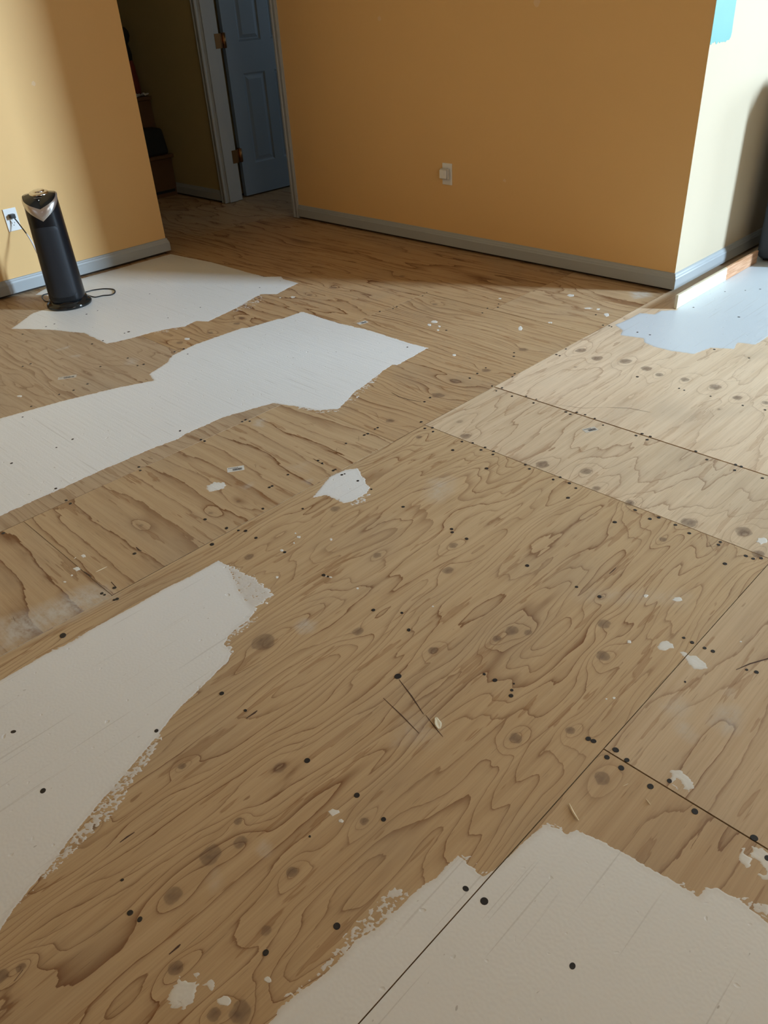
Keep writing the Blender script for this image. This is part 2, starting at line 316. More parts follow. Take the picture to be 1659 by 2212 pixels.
# ------------------------------------------------------------------ measured positions on the floor (metres)
DATA = {'films': [('P1',[(-4.4529,2.5426),(-4.3813,2.5536),(-4.0839,2.5875),(-3.8512,2.5888),(-3.5716,2.5903),(-3.4947,2.6486),(-3.4471,2.6251),
(-3.321,2.6295),(-3.2748,2.4371),(-3.3454,2.3878),(-3.3136,2.2901),(-3.2873,2.214),(-3.2699,2.1591),(-3.2293,1.9741),(-3.2867,1.942),(-3.2665,1.8641),
(-3.3048,1.8014),(-3.3315,1.7257),(-3.3434,1.6327),(-3.3632,1.5466),(-3.3805,1.5084),(-3.4917,1.5092),(-3.6076,1.5127),(-3.625,1.5),(-3.6721,1.4806),
(-3.7657,1.4428),(-3.8217,1.4097),(-3.9734,1.3147),(-4.042,1.4003),(-4.1107,1.4873),(-4.113,1.5942),(-4.234,1.6795),(-4.339,1.6713),(-4.4022,1.6366),
(-4.4403,1.6869),(-4.4684,1.7359),(-4.4578,2.1163)],0.005,0.003,[([(-3.3485,2.3902),(-3.2522,2.342),(-3.2018,2.2076),(-3.2355,2.1178),
(-3.1942,2.0041),(-3.2711,2.1583),(-3.3136,2.2901)],0.15),([(-3.3048,1.8014),(-3.3343,1.7274),(-3.2852,1.6972),(-3.2607,1.7886),
(-3.2513,1.8554)],0.1)]),('P2',[(-2.497,2.3606),(-2.4029,2.3586),(-2.2493,2.3558),(-2.1435,2.362),(-2.1341,2.2487),(-2.1238,2.1471),(-2.1425,2.1389),
(-2.1264,2.0513),(-2.0984,1.9598),(-2.0771,1.8574),(-2.0384,1.7739),(-2.0186,1.7147),(-2.0697,1.665),(-2.1609,1.6332),(-2.2173,1.6092),
(-2.2555,1.5947),(-2.2703,1.5477),(-2.2938,1.46),(-2.3118,1.4047),(-2.3106,1.3041),(-2.3102,1.2314),(-2.2992,1.1869),(-2.3097,1.1105),
(-2.3129,1.0227),(-2.3155,0.9177),(-2.3124,0.8143),(-2.3106,0.7272),(-2.3124,0.6405),(-2.3082,0.5487),(-2.2832,0.1913),(-3.0583,0.4258),
(-3.0027,0.8438),(-2.987,0.9163),(-2.9679,1.0083),(-2.9535,1.0775),(-2.9215,1.1778),(-2.8791,1.3048),(-2.825,1.4204),(-2.902,1.4409),(-2.9261,1.5103),
(-2.9515,1.5659),(-2.9768,1.5915),(-3.002,1.6244),(-3.0265,1.7537),(-3.0238,1.8748),(-3.0181,2.0175),(-3.0001,2.0381),(-2.9722,2.2062),
(-2.9591,2.2157),(-2.9558,2.3337),(-2.9444,2.3419),(-2.6791,2.3382)],0.0045,0.003,[([(-2.0984,1.9598),(-2.1218,2.0548),(-2.0826,1.9885),
(-2.0485,1.89),(-2.0102,1.7908),(-2.0051,1.7449),(-2.0032,1.7122),(-2.0384,1.7739),(-2.0771,1.8574)],0.2),([(-2.2555,1.5947),(-2.2703,1.5477),
(-2.3134,1.4058),(-2.3102,1.2314),(-2.3347,1.2437),(-2.3448,1.42),(-2.302,1.5636),(-2.2688,1.6099)],0.7),([(-2.1609,1.6332),(-2.0544,1.677),
(-2.0117,1.7202),(-1.9862,1.6965),(-2.048,1.648),(-2.144,1.6166)],0.2)]),('P3',[(-1.6004,0.248),(-1.6027,0.3659),(-1.5928,0.4238),(-1.6002,0.4725),
(-1.5992,0.5444),(-1.5968,0.6253),(-1.5962,0.6982),(-1.5896,0.7686),(-1.5877,0.8606),(-1.5484,0.8652),(-1.4886,0.8416),(-1.4391,0.82),
(-1.3899,0.8056),(-1.3356,0.7953),(-1.3249,0.7607),(-1.3227,0.7289),(-1.3156,0.6997),(-1.2973,0.6726),(-1.2751,0.6687),(-1.2596,0.6656),
(-1.2434,0.6429),(-1.2229,0.5555),(-1.2059,0.4861),(-1.1864,0.4321),(-1.1741,0.4061),(-1.161,0.3722),(-1.1478,0.3338),(-1.1176,0.247),
(-1.0936,0.1843),(-1.0584,0.1052),(-1.0333,0.0326),(-1.0132,-0.0014),(-0.9145,-0.1841),(-1.5993,-0.0523)],0.0026,0.0022,[([(-1.5484,0.8652),
(-1.4906,0.8741),(-1.4391,0.8786),(-1.353,0.8665),(-1.35,0.835),(-1.3496,0.8091),(-1.3356,0.7953),(-1.3899,0.8056),(-1.4391,0.82),
(-1.4886,0.8416)],0.85),([(-1.1908,0.4349),(-1.1569,0.4067),(-1.1327,0.366),(-1.118,0.33),(-1.0836,0.2734),(-1.0637,0.2322),(-1.062,0.1926),
(-1.0504,0.1445),(-1.041,0.0995),(-1.0333,0.0326),(-1.0584,0.1052),(-1.094,0.1845),(-1.1176,0.247),(-1.1478,0.3338),(-1.1714,0.3954)],0.42),
([(-1.3195,0.7976),(-1.3045,0.7625),(-1.2981,0.7149),(-1.2844,0.6838),(-1.2593,0.6721),(-1.2532,0.6527),(-1.2973,0.6726),(-1.3156,0.6997),
(-1.3227,0.7289),(-1.3249,0.7607)],0.4),([(-1.6082,0.4768),(-1.5991,0.427),(-1.609,0.3689),(-1.5965,0.3629),(-1.5834,0.419),(-1.5922,0.4683)],0.5)]),
('P4',[(-0.5599,0.2027),(-0.5616,0.2209),(-0.564,0.265),(-0.5542,0.3207),(-0.5514,0.3261),(-0.5499,0.3732),(-0.5533,0.3993),(-0.5433,0.4281),
(-0.5394,0.4772),(-0.5384,0.5211),(-0.5362,0.5389),(-0.5291,0.5683),(-0.5295,0.5985),(-0.5258,0.6258),(-0.5163,0.6273),(-0.4953,0.6274),
(-0.4703,0.6245),(-0.467,0.6333),(-0.4603,0.6748),(-0.4576,0.7273),(-0.4502,0.7771),(-0.4246,0.7927),(-0.4086,0.7919),(-0.4012,0.8113),
(-0.3578,0.8218),(-0.2962,0.8306),(-0.2362,0.8366),(-0.2106,0.8376),(-0.1823,0.8403),(-0.1811,0.8646),(-0.1644,0.8738),(-0.1315,0.8816),
(-0.1058,0.8775),(-0.0808,0.8734),(0.017,0.8792),(0.1182,0.7619),(-0.1787,0.4158),(-0.5384,0.1688)],0.0026,0.0026,[([(-0.5542,0.3207),
(-0.5658,0.3291),(-0.5706,0.3843),(-0.5769,0.433),(-0.5755,0.4703),(-0.5722,0.507),(-0.5406,0.5235),(-0.5394,0.4772),(-0.5433,0.4281),
(-0.5533,0.3993),(-0.5499,0.3732)],0.42),([(-0.5281,0.6286),(-0.5111,0.6417),(-0.4672,0.6413),(-0.4667,0.6277),(-0.4953,0.6274)],0.42),
([(-0.5599,0.2027),(-0.5747,0.2505),(-0.5717,0.2856),(-0.5658,0.3291),(-0.5514,0.3261),(-0.5612,0.2767),(-0.5616,0.2209)],0.4),([(-0.4541,0.771),
(-0.4502,0.7875),(-0.4275,0.8016),(-0.4074,0.7981),(-0.4092,0.7889),(-0.4301,0.7876)],0.45),([(-0.1355,0.8801),(-0.1183,0.9013),(-0.0913,0.9045),
(-0.0786,0.8734),(-0.1058,0.8775)],0.5),([(-0.2378,0.8397),(-0.2108,0.8496),(-0.1832,0.8471),(-0.1812,0.838),(-0.2098,0.836)],0.35)]),
('P5',[(-1.6546,3.0585),(-1.6453,3.1293),(-1.6448,3.2546),(-1.5831,3.2764),(-1.5832,3.3362),(-1.5298,3.3818),(-1.5436,3.4176),(-1.5745,4.352),
(-1.6048,4.8344),(-1.2129,4.1755),(-1.0472,3.5124),(-1.085,3.3118),(-1.0859,3.1908),(-1.1528,3.1726),(-1.1339,3.0999),(-1.2114,3.0576),
(-1.2357,2.9576),(-1.3237,2.9343),(-1.3994,2.9335),(-1.4516,2.9518),(-1.4783,2.9903),(-1.5749,2.9656),(-1.5932,3.0198)],0.006,0.0014,[]),
('P6',[(-1.681,1.3634),(-1.6711,1.4239),(-1.6489,1.457),(-1.5971,1.4319),(-1.532,1.3987),(-1.5145,1.3713),(-1.5166,1.3117),(-1.531,1.2864),
(-1.5715,1.2832),(-1.6083,1.2837),(-1.6286,1.2498),(-1.6496,1.2916),(-1.6671,1.3309)],0.003,0.005,[([(-1.531,1.2864),(-1.5166,1.3117),
(-1.5145,1.3713),(-1.5044,1.3796),(-1.4821,1.3335),(-1.4928,1.2948)],0.3)]),('P8',[(-0.1667,0.9667),(-0.1561,0.9896),(-0.1325,0.9991),
(-0.1068,0.9964),(-0.1031,0.9484),(-0.1241,0.9426),(-0.1447,0.9387),(-0.16,0.9479)],0.003,0.006,[]),('S1',[(-0.7014,0.1325),(-0.7169,0.1458),
(-0.7204,0.1644),(-0.7162,0.1818),(-0.7026,0.1886),(-0.6952,0.1782),(-0.6818,0.1831),(-0.6801,0.1961),(-0.6689,0.1989),(-0.665,0.182),
(-0.6705,0.1658),(-0.6747,0.1455),(-0.6874,0.1319)],0.003,0.006,[]),('S2',[(-1.9477,1.0722),(-1.9479,1.1012),(-1.9217,1.1263),(-1.8981,1.1165),
(-1.8935,1.095),(-1.8982,1.0768),(-1.9123,1.0582)],0.004,0.006,[]),('S3',[(-0.523,1.3349),(-0.5256,1.3571),(-0.5169,1.3667),(-0.5038,1.3679),
(-0.4896,1.356),(-0.4996,1.3513),(-0.5016,1.3376),(-0.5155,1.3294)],0.003,0.003,[]),('S4',[(-0.4769,1.3532),(-0.4706,1.3606),(-0.4589,1.355),
(-0.443,1.3651),(-0.4192,1.3587),(-0.4077,1.3459),(-0.4162,1.3347),(-0.4282,1.3241),(-0.4424,1.3307),(-0.4608,1.3456)],0.003,0.003,[]),
('S5',[(-0.3348,1.0428),(-0.3203,1.0573),(-0.2995,1.0573),(-0.2869,1.0375),(-0.2919,1.0178),(-0.3083,1.0099),
(-0.3226,1.0194)],0.003,0.007,[])],'screws': [(-0.4973,1.0035,1.1),(-0.4863,1.0055,1.2),(-0.4417,1.0157,1.2),(-0.4451,0.9883,1.2),
(-0.4127,1.0083,1.2),(-0.4111,0.9845,1.2),(-0.3484,0.9835,1.2),(-0.328,1.0188,1.1),(-0.2618,0.9884,1.3),(-0.1605,1.0076,1.4),(-0.1274,0.9847,1.2),
(-0.4714,1.4002,1.0),(-0.4234,1.4039,1.0),(-0.442,1.4016,0.9),(-0.4927,1.4022,0.8),(-0.4258,1.2761,0.5),(-0.343,1.397,0.7),(-0.3245,1.4039,1.0),
(-0.7258,2.1922,1.0),(-0.7203,2.2256,1.0),(-0.738,2.2259,1.0),(-0.6435,2.1993,1.0),(-0.8456,1.8053,1.0),(-0.7915,1.7917,1.0),(-0.7761,1.8135,1.0),
(-0.8582,1.7149,1.2),(-0.7234,1.8094,1.0),(-0.676,1.7966,1.0),(-0.5947,1.8111,1.0),(-0.5929,1.796,1.0),(-0.518,1.7944,1.1),(-0.4987,1.7949,1.1),
(-0.5439,1.7281,1.3),(-0.4844,1.8097,1.0),(-0.7173,1.4047,1.1),(-1.661,1.8029,1.0),(-1.6439,1.8231,1.0),(-1.6226,1.8025,1.0),(-1.498,1.8099,1.0),
(-1.4637,1.8249,1.0),(-1.412,1.805,1.0),(-1.412,1.8272,1.0),(-1.3741,1.8234,1.0),(-1.362,1.8054,1.0),(-1.4842,1.745,1.2),(-1.3231,1.7216,1.3),
(-1.2413,1.818,1.0),(-1.2162,1.8047,1.0),(-1.122,1.798,1.0),(-1.6907,2.2239,1.0),(-1.6505,2.2337,1.0),(-1.6515,2.199,0.8),(-1.5768,2.1979,1.0),
(-1.5349,2.2304,0.7),(-1.4909,2.2316,0.7),(-1.4811,2.2003,1.0),(-1.7045,1.8316,1.0),(-1.7963,1.7024,1.0),(-1.7966,1.6887,0.8),(-1.8121,2.0003,1.0),
(-1.8048,1.9607,1.0),(-1.8093,2.281,1.0),(-1.8052,2.2283,1.0),(-1.8172,2.3459,0.8),(-1.7974,2.5072,1.0),(-1.8201,2.5395,1.0),(-1.6916,2.3705,1.0),
(-1.6804,2.3401,0.8),(-1.3485,2.2108,1.0),(-1.3263,2.205,1.0),(-1.3165,2.2313,1.0),(-1.2838,2.2338,0.9),(-1.2421,2.2301,0.9),(-1.1937,2.2038,0.8),
(-1.0603,2.2302,1.0),(-1.0294,2.2297,1.0),(-1.0692,2.2064,1.0),(-1.0266,2.2031,1.0),(-0.8697,2.229,1.0),(-0.8191,2.201,1.1),(-1.3019,2.6288,1.2),
(-1.1311,2.6284,0.8),(-1.1093,2.625,0.8),(-1.0128,2.6349,0.7),(-1.1938,3.0493,1.0),(-1.0502,3.0464,0.8),(-0.8935,2.6321,0.8),(-0.8205,2.6447,1.0),
(-1.6697,2.6272,1.1),(-1.6523,2.6249,1.0),(-1.6718,2.6999,1.0),(-1.6939,3.0257,1.1),(-1.6681,3.0346,1.0),(-1.6542,3.0307,0.8),(-1.0292,1.7388,1.2),
(-1.1905,1.3923,1.0),(-1.1787,1.3813,1.0),(-1.1276,1.3831,1.1),(-0.9276,1.3921,1.1),(-0.7811,1.4005,0.9),(-1.1133,1.823,1.0),(-1.0717,1.811,1.1),
(-1.0412,1.7996,0.9),(-2.6077,0.9451,1.0),(-2.6126,0.719,1.0),(-2.347,1.2339,1.0),(-2.3255,0.7419,1.0),(-2.2056,0.5151,1.2),(-2.2326,0.9949,1.0),
(-2.208,0.9855,1.0),(-2.2284,1.2435,1.0),(-2.2089,1.2459,1.1),(-2.2266,1.4407,1.0),(-2.2247,1.4233,0.9),(-2.205,1.4435,1.0),(-2.2295,0.73,1.0),
(-2.2005,0.7295,1.0),(-1.8013,0.7235,1.2),(-1.7897,0.9573,1.1),(-1.7005,0.9719,1.1),(-1.6994,1.1071,1.0),(-1.7813,1.1978,1.0),(-1.781,1.2088,0.9),
(-1.796,1.2865,1.0),(-1.7879,1.4103,0.9),(-1.7631,1.4069,0.9),(-1.6996,1.3988,1.0),(-1.6992,1.4086,0.8),(-1.7942,1.6333,1.0),(-1.7919,1.6482,1.0),
(-1.8006,1.5511,0.9),(-1.6573,1.3976,1.0),(-1.6546,1.4073,0.7),(-1.5903,1.4046,1.0),(-1.5216,1.3967,0.8),(-1.6451,0.9998,1.1),(-1.6635,0.9875,0.8),
(-1.5932,0.9981,1.1),(-1.4749,1.0077,1.0),(-1.6046,1.1857,0.8),(-1.3765,1.3878,1.0),(-0.9953,1.0017,1.1),(-1.1124,0.9971,1.0),(-1.0509,1.0362,0.7),
(-1.666,0.8955,1.4),(-1.314,1.0099,1.0),(-1.301,1.0132,0.7),(-1.6329,0.4218,1.9),(-1.7095,0.5707,1.0),(-1.6984,0.5728,0.8),(-1.7049,0.6052,1.0),
(-1.6567,0.5862,1.0),(-1.6589,0.5793,0.8),(-1.4233,0.2025,1.1),(-1.2274,0.1773,1.3),(-1.1885,0.415,1.0),(-1.1709,0.5734,1.1),(-1.0899,0.5783,0.8),
(-0.887,0.5815,1.2),(-0.7524,0.5924,1.2),(-0.6772,0.5894,1.1),(-0.8731,0.1668,1.1),(-0.8505,0.1723,1),(-0.6477,0.2847,1.1),(-0.5941,0.3931,1.4),
(-0.9374,0.1885,0.6),(-0.7534,0.472,0.5),(-0.9095,0.8731,1.9),(-0.7385,1.0074,1.1),(-0.6927,1.0082,0.8),(-0.6842,0.9941,1),(-0.7677,1.0063,0.7),
(-0.7008,1.0266,0.5),(-0.4406,0.5921,1.5),(-0.4777,0.588,1.1),(-0.2738,0.6029,1.2),(-3.4442,1.1335,1.0),(-3.4438,1.1696,1.0),(-3.4356,1.4648,1.0),
(-3.4307,1.5181,1.0),(-3.1511,1.3525,1.0),(-3.0248,1.2242,1.0),(-3.0137,1.1562,1.1),(-3.139,1.4795,1.0),(-3.0247,1.4605,1.0),(-3.0158,1.4861,1.0),
(-3.0077,0.9721,1.0),(-2.9413,0.907,0.8),(-2.5949,0.8761,0.7),(-3.0243,1.6975,1.0),(-3.0282,1.651,1.0),(-3.024,1.0985,0.8),(-3.4329,1.6554,1.5),
(-3.433,1.633,0.8),(-3.4419,1.881,0.7),(-3.4393,2.0723,0.8),(-3.8609,2.033,0.7),(-3.4372,2.4534,0.8),(-2.9553,1.6725,0.8),(-3.8487,1.6545,1.0),
(-3.8525,1.7191,0.8),(-3.8521,1.4813,1.0),(-3.852,1.4373,0.9),(-3.8471,1.3149,1.0),(-2.2232,2.3158,1.0),(-2.6398,2.5673,1.1),(-2.6145,2.6334,1.0),
(-2.618,2.6633,1.0),(-2.246,2.9033,1.0),(-2.2261,2.8392,1.0),(-2.2408,2.9832,0.8),(-2.2134,2.9423,0.9),(-2.2173,2.5674,1.0),(-2.6408,2.9099,0.8),
(-2.6245,2.8601,0.8),(-1.7895,3.1211,1.0),(-1.5319,3.0374,0.9),(-1.4754,3.0419,0.9),(-1.4854,3.4589,1.0),(-1.2723,3.4554,1.2),(-1.3505,3.8657,1.0),
(-1.4672,3.743,0.8),(-1.3985,3.8115,0.7)],'knots': [(-0.6997,1.8441,0.0176,0.9),(-0.5684,1.8953,0.0184,0.9),(-0.498,1.8219,0.0129,1),
(-0.8775,1.8298,0.0119,1),(-0.9936,1.837,0.0124,0.7),(-1.202,1.8536,0.0175,0.9),(-1.0704,1.9048,0.0157,0.8),(-1.5133,1.8484,0.0159,0.8),
(-1.598,1.9179,0.0213,0.35),(-1.635,1.7428,0.0096,0.7),(-1.6143,2.724,0.0188,0.85),(-1.518,2.6925,0.0183,0.9),(-1.4133,2.7322,0.0198,0.9),
(-1.3144,2.7186,0.0176,0.9),(-1.2467,2.6948,0.0138,0.8),(-1.1499,2.7128,0.0152,0.8),(-1.0345,2.7181,0.0181,0.9),(-0.9344,2.6811,0.0143,0.8),
(-0.8402,2.7017,0.0125,0.7),(-1.5388,2.5658,0.009,0.5),(-0.9445,2.555,0.0078,0.5),(-1.8108,2.5902,0.0173,0.7),(-1.8011,2.327,0.0148,0.8),
(-1.8313,2.1698,0.0199,0.7),(-1.8018,2.0338,0.0211,0.7),(-1.7998,1.7678,0.0151,0.6),(-1.0745,1.2411,0.0135,0.7),(-1.5281,1.2491,0.0155,0.55),
(-1.5352,0.9287,0.0118,0.7),(-1.2663,1.1644,0.0128,0.55),(-1.0856,0.9169,0.0125,0.7),(-0.9043,0.9882,0.0097,0.9),(-1.2296,0.74,0.0227,0.8),
(-0.6555,1.3245,0.0131,0.75),(-0.601,1.2289,0.0125,0.95),(-0.8169,1.1161,0.0098,0.7),(-0.807,1.1608,0.0143,0.75),(-0.7752,1.182,0.0098,0.6),
(-0.6081,0.9062,0.0104,1),(-0.5361,0.9978,0.0085,0.8),(-0.8598,0.3259,0.0171,0.75),(-0.8398,0.3781,0.0121,0.6),(-0.8442,0.2357,0.014,0.7),
(-0.7236,0.4055,0.0083,0.9),(-0.7361,0.1711,0.0099,0.9),(-0.6331,0.1718,0.0086,0.8),(-0.6063,0.2012,0.0144,0.8),(-0.9151,0.5334,0.0151,0.5),
(-0.8792,0.4022,0.0071,0.8),(-0.7012,0.5624,0.007,0.8),(-0.6758,0.3079,0.0101,0.5),(-0.4251,0.9385,0.0132,0.8),(-1.1366,1.3355,0.0115,0.7),
(-1.0677,0.401,0.0067,0.9),(-1.0759,0.2076,0.0081,0.9),(-3.0927,1.8893,0.0159,0.6),(-3.088,2.0423,0.0162,0.6),(-3.1047,1.7305,0.0156,0.6),
(-3.1325,2.1035,0.0142,0.6),(-3.1052,2.6874,0.0201,0.6),(-3.1183,2.5328,0.0173,0.5),(-2.4922,2.8014,0.0159,0.5),(-2.933,3.034,0.0178,0.5),
(-0.7157,1.7262,0.0086,0.8),(-0.713,1.4085,0.0057,0.6),(-0.9251,-0.0042,0.007,0.7),(-0.9362,-0.0341,0.0108,0.8),(-1.9137,0.8126,0.0129,0.35),
(-1.7925,1.0838,0.0118,0.4),(-1.8061,0.989,0.0116,0.4),(-1.1095,1.9211,0.0101,0.3),(-0.9468,1.9097,0.0193,0.15),
(-1.3241,1.7661,0.0208,0.15)],'wash': [([(-1.7026,0.2914),(-1.8059,0.3353),(-1.7854,0.4001),(-1.7735,0.471),(-1.7644,0.5594),(-1.7257,0.5823),
(-1.6796,0.5814),(-1.6825,0.4771),(-1.692,0.3817)],0.75,0.03),([(-1.2155,0.8306),(-1.2207,0.8577),(-1.1896,0.8688),(-1.1724,0.8415),
(-1.1889,0.8229)],0.6,0.012),([(-0.4205,1.1837),(-0.4136,1.2209),(-0.3872,1.2098),(-0.389,1.1829),(-0.4061,1.1761)],0.45,0.02),([(-0.3315,1.2092),
(-0.334,1.2569),(-0.3113,1.277),(-0.2904,1.2214),(-0.3036,1.2016),(-0.32,1.2161)],0.55,0.02),([(-0.3873,1.1596),(-0.3722,1.1697),(-0.3428,1.1508),
(-0.3453,1.136),(-0.3703,1.1422)],0.5,0.015),([(-0.3502,1.3032),(-0.3422,1.3191),(-0.3306,1.2977)],0.45,0.01),([(-1.3527,1.4738),(-1.4039,1.5533),
(-1.368,1.6007),(-1.3294,1.5441),(-1.3224,1.482)],0.4,0.03),([(-0.7509,1.3735),(-0.7302,1.415),(-0.5624,1.5471),(-0.5544,1.5075),
(-0.5871,1.5001)],0.25,0.03),([(-0.5308,0.4417),(-0.5325,0.4611),(-0.5222,0.4548),(-0.5071,0.4228)],0.2,0.02),([(-0.8023,0.3921),(-0.8071,0.4066),
(-0.7929,0.4094),(-0.7815,0.3949),(-0.7911,0.3886)],0.55,0.01),([(-0.8201,0.2971),(-0.8286,0.313),(-0.8079,0.3083),(-0.798,0.2884)],0.3,0.012),
([(-1.8261,3.4936),(-1.7614,3.5555),(-1.7146,3.4879),(-1.7579,3.4085)],0.75,0.015),([(-0.7998,0.8012),(-0.7626,0.8259),(-0.7338,0.786),
(-0.7838,0.7414)],0.3,0.03),([(-3.1248,1.4804),(-3.094,1.4971),(-3.0552,1.4626),(-3.079,1.4446)],0.5,0.02),([(-3.5092,1.3197),(-3.5041,1.386),
(-3.4818,1.3677),(-3.4944,1.317)],0.6,0.01),([(-3.3805,1.3347),(-3.3606,1.3629),(-3.338,1.3466),(-3.3647,1.3266)],0.6,0.01),([(-1.8282,1.3192),
(-1.803,1.3784),(-1.7632,1.3338)],0.2,0.02),([(-2.1938,1.4618),(-2.1781,1.4884),(-2.1333,1.4445),(-2.1694,1.4343)],0.5,0.012),([(-1.8523,1.1431),
(-1.8482,1.1827),(-1.8345,1.1721),(-1.8351,1.1429)],0.45,0.008),([(-1.7249,1.2909),(-1.7137,1.3147),
(-1.6945,1.294)],0.45,0.01)],'drops': [(-1.4888,1.0074,0.004,0.0034,0.0051,-0.0042),(-1.5012,1.0812,0.0052,0.0043,0.0053,-0.0045),
(-1.5227,1.0872,0.0021,0.0017,0.0036,-0.003),(-1.4038,0.9217,0.0038,0.0033,0.0047,-0.0038),(-1.3402,0.8363,0.0037,0.0032,0.0043,-0.0034),
(-1.2049,1.0305,0.0028,0.0024,0.0027,-0.0026),(-1.2931,1.016,0.0038,0.0032,0.0029,-0.0027),(-1.3046,1.0114,0.0029,0.0024,0.003,-0.0027),
(-1.9066,0.6203,0.0063,0.0053,0.0083,-0.0044),(-1.8638,0.5782,0.0092,0.0078,0.01,-0.0051),(-1.966,2.783,0.0083,0.006,0.02,-0.0274),
(-2.3338,2.6177,0.0157,0.0114,0.0119,-0.0136),(-2.3251,2.5724,0.0087,0.0063,0.0118,-0.0133),(-2.0318,3.2828,0.0181,0.0127,0.0113,-0.0172),
(-1.7509,3.1487,0.0117,0.0084,0.0125,-0.0207),(-1.8645,3.1743,0.0172,0.0122,0.0051,-0.008),(-2.0049,2.3703,0.0078,0.0058,0.0096,-0.0114),
(-3.1454,0.9852,0.0096,0.0074,0.0112,-0.005),(-3.1179,1.7771,0.0127,0.0094,0.0151,-0.0101),(-2.25,2.5478,0.0051,0.0037,0.0075,-0.0087),
(-2.2755,2.5866,0.0052,0.0037,0.0077,-0.0089),(-0.6121,0.2612,0.0049,0.0045,0.0044,-0.0035),(-0.7584,0.5359,0.0085,0.0077,0.0059,-0.0054),
(-0.7349,0.5332,0.0039,0.0035,0.0036,-0.0033),(-0.5152,1.8862,0.012,0.01,0.0068,-0.0163),(-0.5804,1.3094,0.004,0.0035,0.0031,-0.0055),
(-0.516,1.1338,0.0029,0.0026,0.0021,-0.0035),(-1.8964,2.9191,0.005,0.0036,0.0066,-0.0097),(-1.9031,2.9143,0.005,0.0036,0.0066,-0.0096),
(-2.2824,3.0486,0.0074,0.0052,0.0062,-0.0082),(-3.165,2.4558,0.0122,0.0085,0.0114,-0.0096),(-3.2142,2.4126,0.0061,0.0043,0.0058,-0.0047),
(-1.8201,3.1904,0.0085,0.0061,0.0066,-0.0107),(-0.6373,0.1949,0.0085,0.0079,0.0066,-0.0048),(-1.4207,1.1341,0.0031,0.0026,0.005,-0.0046),
(-1.4889,1.0534,0.002,0.0017,0.0035,-0.0029),(-0.5693,1.5201,0.0101,0.0087,0.0041,-0.008),(-0.6332,1.4816,0.0051,0.0044,0.0035,-0.0064),
(-0.3906,1.4746,0.0023,0.002,0.0013,-0.0029),(-0.5264,1.1212,0.0022,0.0019,0.0014,-0.0023),(-1.0087,1.105,0.0026,0.0023,0.0023,-0.0026),
(-1.8471,0.5545,0.003,0.0026,0.0039,-0.002),(-1.8348,0.5278,0.004,0.0034,0.0039,-0.0019)],'strokes': [([(-0.8886,0.8045),(-0.8239,0.7952),
(-0.7646,0.7844)],2.6),([(-0.9007,0.8676),(-0.8441,0.8492),(-0.7917,0.8289)],3.0),([(-0.7863,0.8303),(-0.7491,0.8179),(-0.7209,0.8104)],2.2),
([(-0.3601,1.382),(-0.3455,1.4195),(-0.3226,1.4606),(-0.3044,1.494)],3.4),([(-1.9593,1.9431),(-1.9111,1.9338),(-1.8596,1.9381),(-1.8144,1.9532)],3.5),
([(-1.7172,1.9602),(-1.6673,1.98)],2.5),([(-2.2967,3.0302),(-2.2378,2.9975)],1.5),([(-1.0704,0.566),(-1.0692,0.5878),(-1.0699,0.596)],5),
([(-1.0076,0.224),(-1.0076,0.2395),(-1.0058,0.2542)],3.5),([(-0.7467,1.4994),(-0.7467,1.5198),(-0.7473,1.5347)],3.5),([(-0.9122,-0.0215),
(-0.9186,-0.0032)],2),([(-0.7627,0.1742),(-0.7623,0.1917),(-0.7627,0.1965)],4),([(-1.7989,1.595),(-1.7747,1.6142)],1.4),([(-1.8022,1.6139),
(-1.7779,1.5904)],1.4),([(-1.8028,1.4869),(-1.7803,1.5091)],1.4),([(-1.801,1.5089),(-1.7774,1.4828)],1.4),([(-0.6159,1.7684),(-0.5892,1.7881)],1.2),
([(-0.6179,1.7916),(-0.592,1.764)],1.2),([(-0.6552,1.8197),(-0.6358,1.7905)],1.0),([(-0.5929,1.8322),(-0.5505,1.8344)],1.0),([(-1.826,0.7433),
(-1.8075,0.7413),(-1.7952,0.743)],5),([(-1.8356,0.5859),(-1.8157,0.5866),(-1.798,0.5883)],4.5),([(-1.7355,0.6126),(-1.7,0.6094)],4.5),
([(-2.2425,1.055),(-2.2669,1.0516)],3),([(-1.8095,1.4087),(-1.7526,1.4037)],3.5),([(-1.0378,2.7671),(-0.9869,2.8269)],1.0),([(-1.2204,2.7843),
(-1.1918,2.8339)],1.6),([(-1.803,0.3683),(-1.7804,0.3644)],1.6),([(-1.796,0.3603),(-1.7874,0.37)],1.4),([(-2.0222,1.5553),(-1.9983,1.588)],1.4),
([(-1.9366,1.2546),(-1.9243,1.2607)],1.4),([(-1.9353,1.2595),(-1.9157,1.2482)],1.4),([(-1.3279,1.7252),(-1.2874,1.721)],0.8),([(-1.2564,2.3299),
(-1.189,2.3732),(-1.1161,2.3884)],1.6),([(-1.411,2.238),(-1.3166,2.2734),(-1.2692,2.3199)],1.0)],'shavings': [([(-0.4403,0.8468),(-0.4242,0.836),
(-0.407,0.8279)],6),([(-1.9129,0.595),(-1.9139,0.6026)],3),([(-1.8063,0.6053),(-1.8044,0.6397)],3),([(-0.3406,0.9519),(-0.3278,0.9459)],3),
([(-0.3866,0.9477),(-0.382,0.9602)],2.5)]}

# ------------------------------------------------------------------ floor: plywood sheets
XS, XL, XR = -1.681, -2.220, -0.461
floor = tag(empty('floor'), kind='structure')
MB().box(-7.6, 5.6, -3.2, 8.7, -0.06, -0.0185).build('subfloor', M['dark'], floor)
DRAW = random.Random(4)
